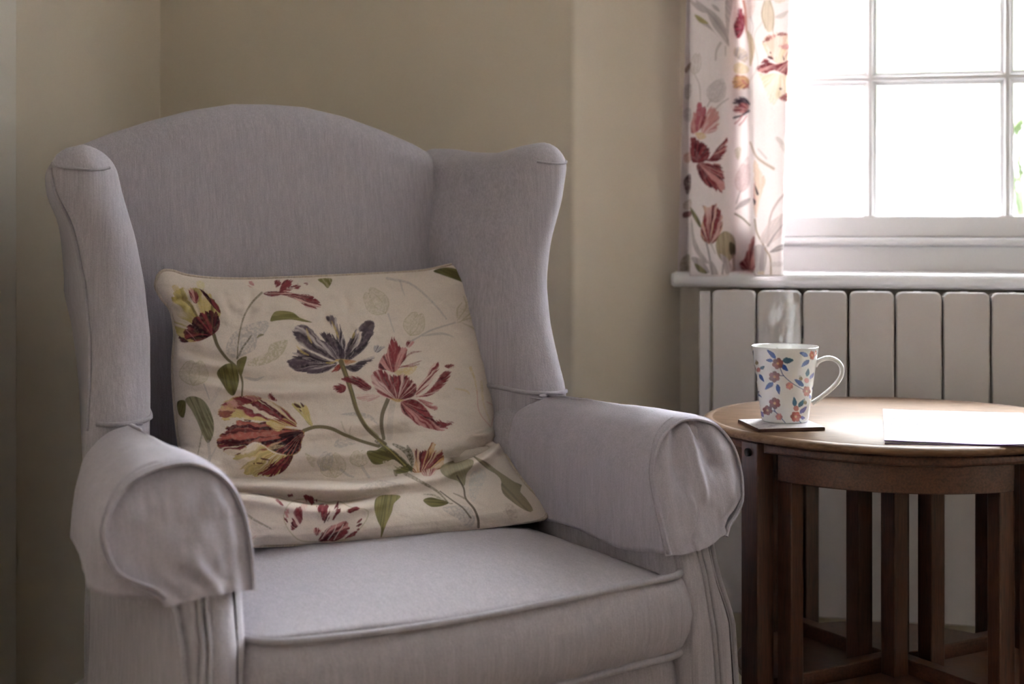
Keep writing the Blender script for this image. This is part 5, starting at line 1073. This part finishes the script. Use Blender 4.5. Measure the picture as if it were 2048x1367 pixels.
mgc = [on_Z(px, py, TOPZ + 0.004)[:2] for px, py in ((1766, 817), (1769, 881), (2072, 886.5), (2046, 824))]
mctr = np.mean(mgc, 0)
lea = empty('folded_leaflet', (mctr[0], mctr[1], TOPZ), label='folded printed leaflet with a garden picture lying on the round table', cat='leaflet')
NA, NB = 150, 70; a_ = np.linspace(0, 1, NA)[None, :]; b_ = np.linspace(0, 1, NB)[:, None]
def bl(a_, b_): return ((1 - a_) * (1 - b_))[..., None] * mgc[0] + ((1 - a_) * b_)[..., None] * mgc[1] + (a_ * b_)[..., None] * mgc[2] + (a_ * (1 - b_))[..., None] * mgc[3]
XY = bl(a_, b_) - mctr
zc_ = 0.0030 + 0.0022 * np.exp(-(a_ / 0.12) ** 2) * (0.4 + 0.6 * b_) + 0.0010 * np.sin(a_ * 7) * b_
sky = np.array((0.45, 0.52, 0.64)); A_, B_ = a_ * np.ones((NB, 1)), b_ * np.ones((1, NA))
gn = fbm(A_ * 95, B_ * 40, 3); lc = np.ones((NB, NA, 3)) * np.array((0.50, 0.51, 0.49))
lc += (np.array((0.28, 0.32, 0.26)) - lc) * (smooth((gn - 0.5) * 5) * 0.8)[..., None]; g2 = fbm(A_ * 70 + 9, B_ * 30, 8); lc += (np.array((0.28, 0.25, 0.38)) - lc) * (smooth((g2 - 0.56) * 6) * 0.8)[..., None]
hz = 0.30 + 0.10 * A_; lc = np.where((B_ < hz)[..., None], sky + (0.62 - sky) * (B_ / hz)[..., None], lc)
lc = np.where(((np.abs(A_ - 0.47 - 0.25 * (B_ - 0.45)) < 0.03) & (B_ > 0.36) & (B_ < 0.64))[..., None], (0.58, 0.58, 0.53), lc)
for (x0, x1, ph) in ((0.62, 0.70, 0), (0.71, 0.80, 2), (0.82, 0.87, 1), (0.88, 0.95, 3)):
    ln = 0.24 + 0.07 * np.sin((A_ - x0) * 90 + ph); k_ = (A_ > x0) & (A_ < x1) & (np.abs(B_ - ln) < 0.022); lc[k_] = (0.56, 0.30, 0.36)
bd = (A_ < 0.035) | (A_ > 0.985) | (B_ < 0.04) | (B_ > 0.95); lc[bd] = (0.72, 0.72, 0.74)
big_mesh('cover', np.dstack([XY, zc_ * np.ones((NB, NA))]).reshape(-1, 3), grid_faces(NB, NA, flip=True), M['mag'], lea, col=lc.reshape(-1, 3))
q4 = [tuple((np.array(p_) - mctr) * 0.995) for p_ in mgc]
prism('pages', q4, 0.0008, 0.0016, M['paper'], lea); prism('back_cover', [tuple(np.array(q) * 1.004) for q in q4], 0.0, 0.0008, M['purple'], lea)  # purple underside stands in for the lens fringe along the edge
ed = [np.array([*XY[-1, i], zc_[-1, i] - 0.0006]) for i in range(0, NA, 6)]
tube('fold_edge', ed, 0.0007, M['purple'], lea, 6)

# faint steam over the mug
g = G('steam'); g.t.nodes.remove(g.b); tr = g.n('ShaderNodeBsdfTransparent'); df = g.n('ShaderNodeBsdfTranslucent'); df.inputs[0].default_value = (0.95, 0.95, 0.97, 1)
nz = g.noise(g.coords((45, 45, 14)), 1.0, 3, 0.6); mr = g.n('ShaderNodeMapRange'); mr.inputs[1].default_value = 0.48; mr.inputs[2].default_value = 0.75; mr.inputs[3].default_value = 0; mr.inputs[4].default_value = 0.15
lw = g.n('ShaderNodeLayerWeight'); lw.inputs[0].default_value = 0.35; fd = g.n('ShaderNodeMath', operation='SUBTRACT'); fd.inputs[0].default_value = 1.0; g.l(lw.outputs['Facing'], fd.inputs[1])
ml = g.n('ShaderNodeMath', operation='MULTIPLY'); g.l(nz, mr.inputs[0]); g.l(mr.outputs[0], ml.inputs[0]); sq = g.n('ShaderNodeMath', operation='POWER'); sq.inputs[1].default_value = 2.2; g.l(fd.outputs[0], sq.inputs[0]); g.l(sq.outputs[0], ml.inputs[1])
mx = g.n('ShaderNodeMixShader'); g.l(ml.outputs[0], mx.inputs[0]); g.l(tr.outputs[0], mx.inputs[1]); g.l(df.outputs[0], mx.inputs[2]); g.l(mx.outputs[0], g.t.nodes['Material Output'].inputs['Surface'])
sp = spline([(0.0, 0.0, 0.0), (0.004, 0.008, 0.02), (-0.002, 0.020, 0.045), (0.006, 0.022, 0.07), (0.0, 0.034, 0.10)], 30)
stm = tube('steam', sp, np.interp(np.linspace(0, 1, 30), [0, 0.1, 0.4, 0.8, 1], [0.010, 0.024, 0.026, 0.022, 0.006]), g.m, None, 14, label='faint wisp of steam rising from the china mug', cat='steam', kind='stuff')
stm.location = (MP[0], MP[1], MP[2] + HM - 0.012); stm.rotation_euler = (0, 0, TH)
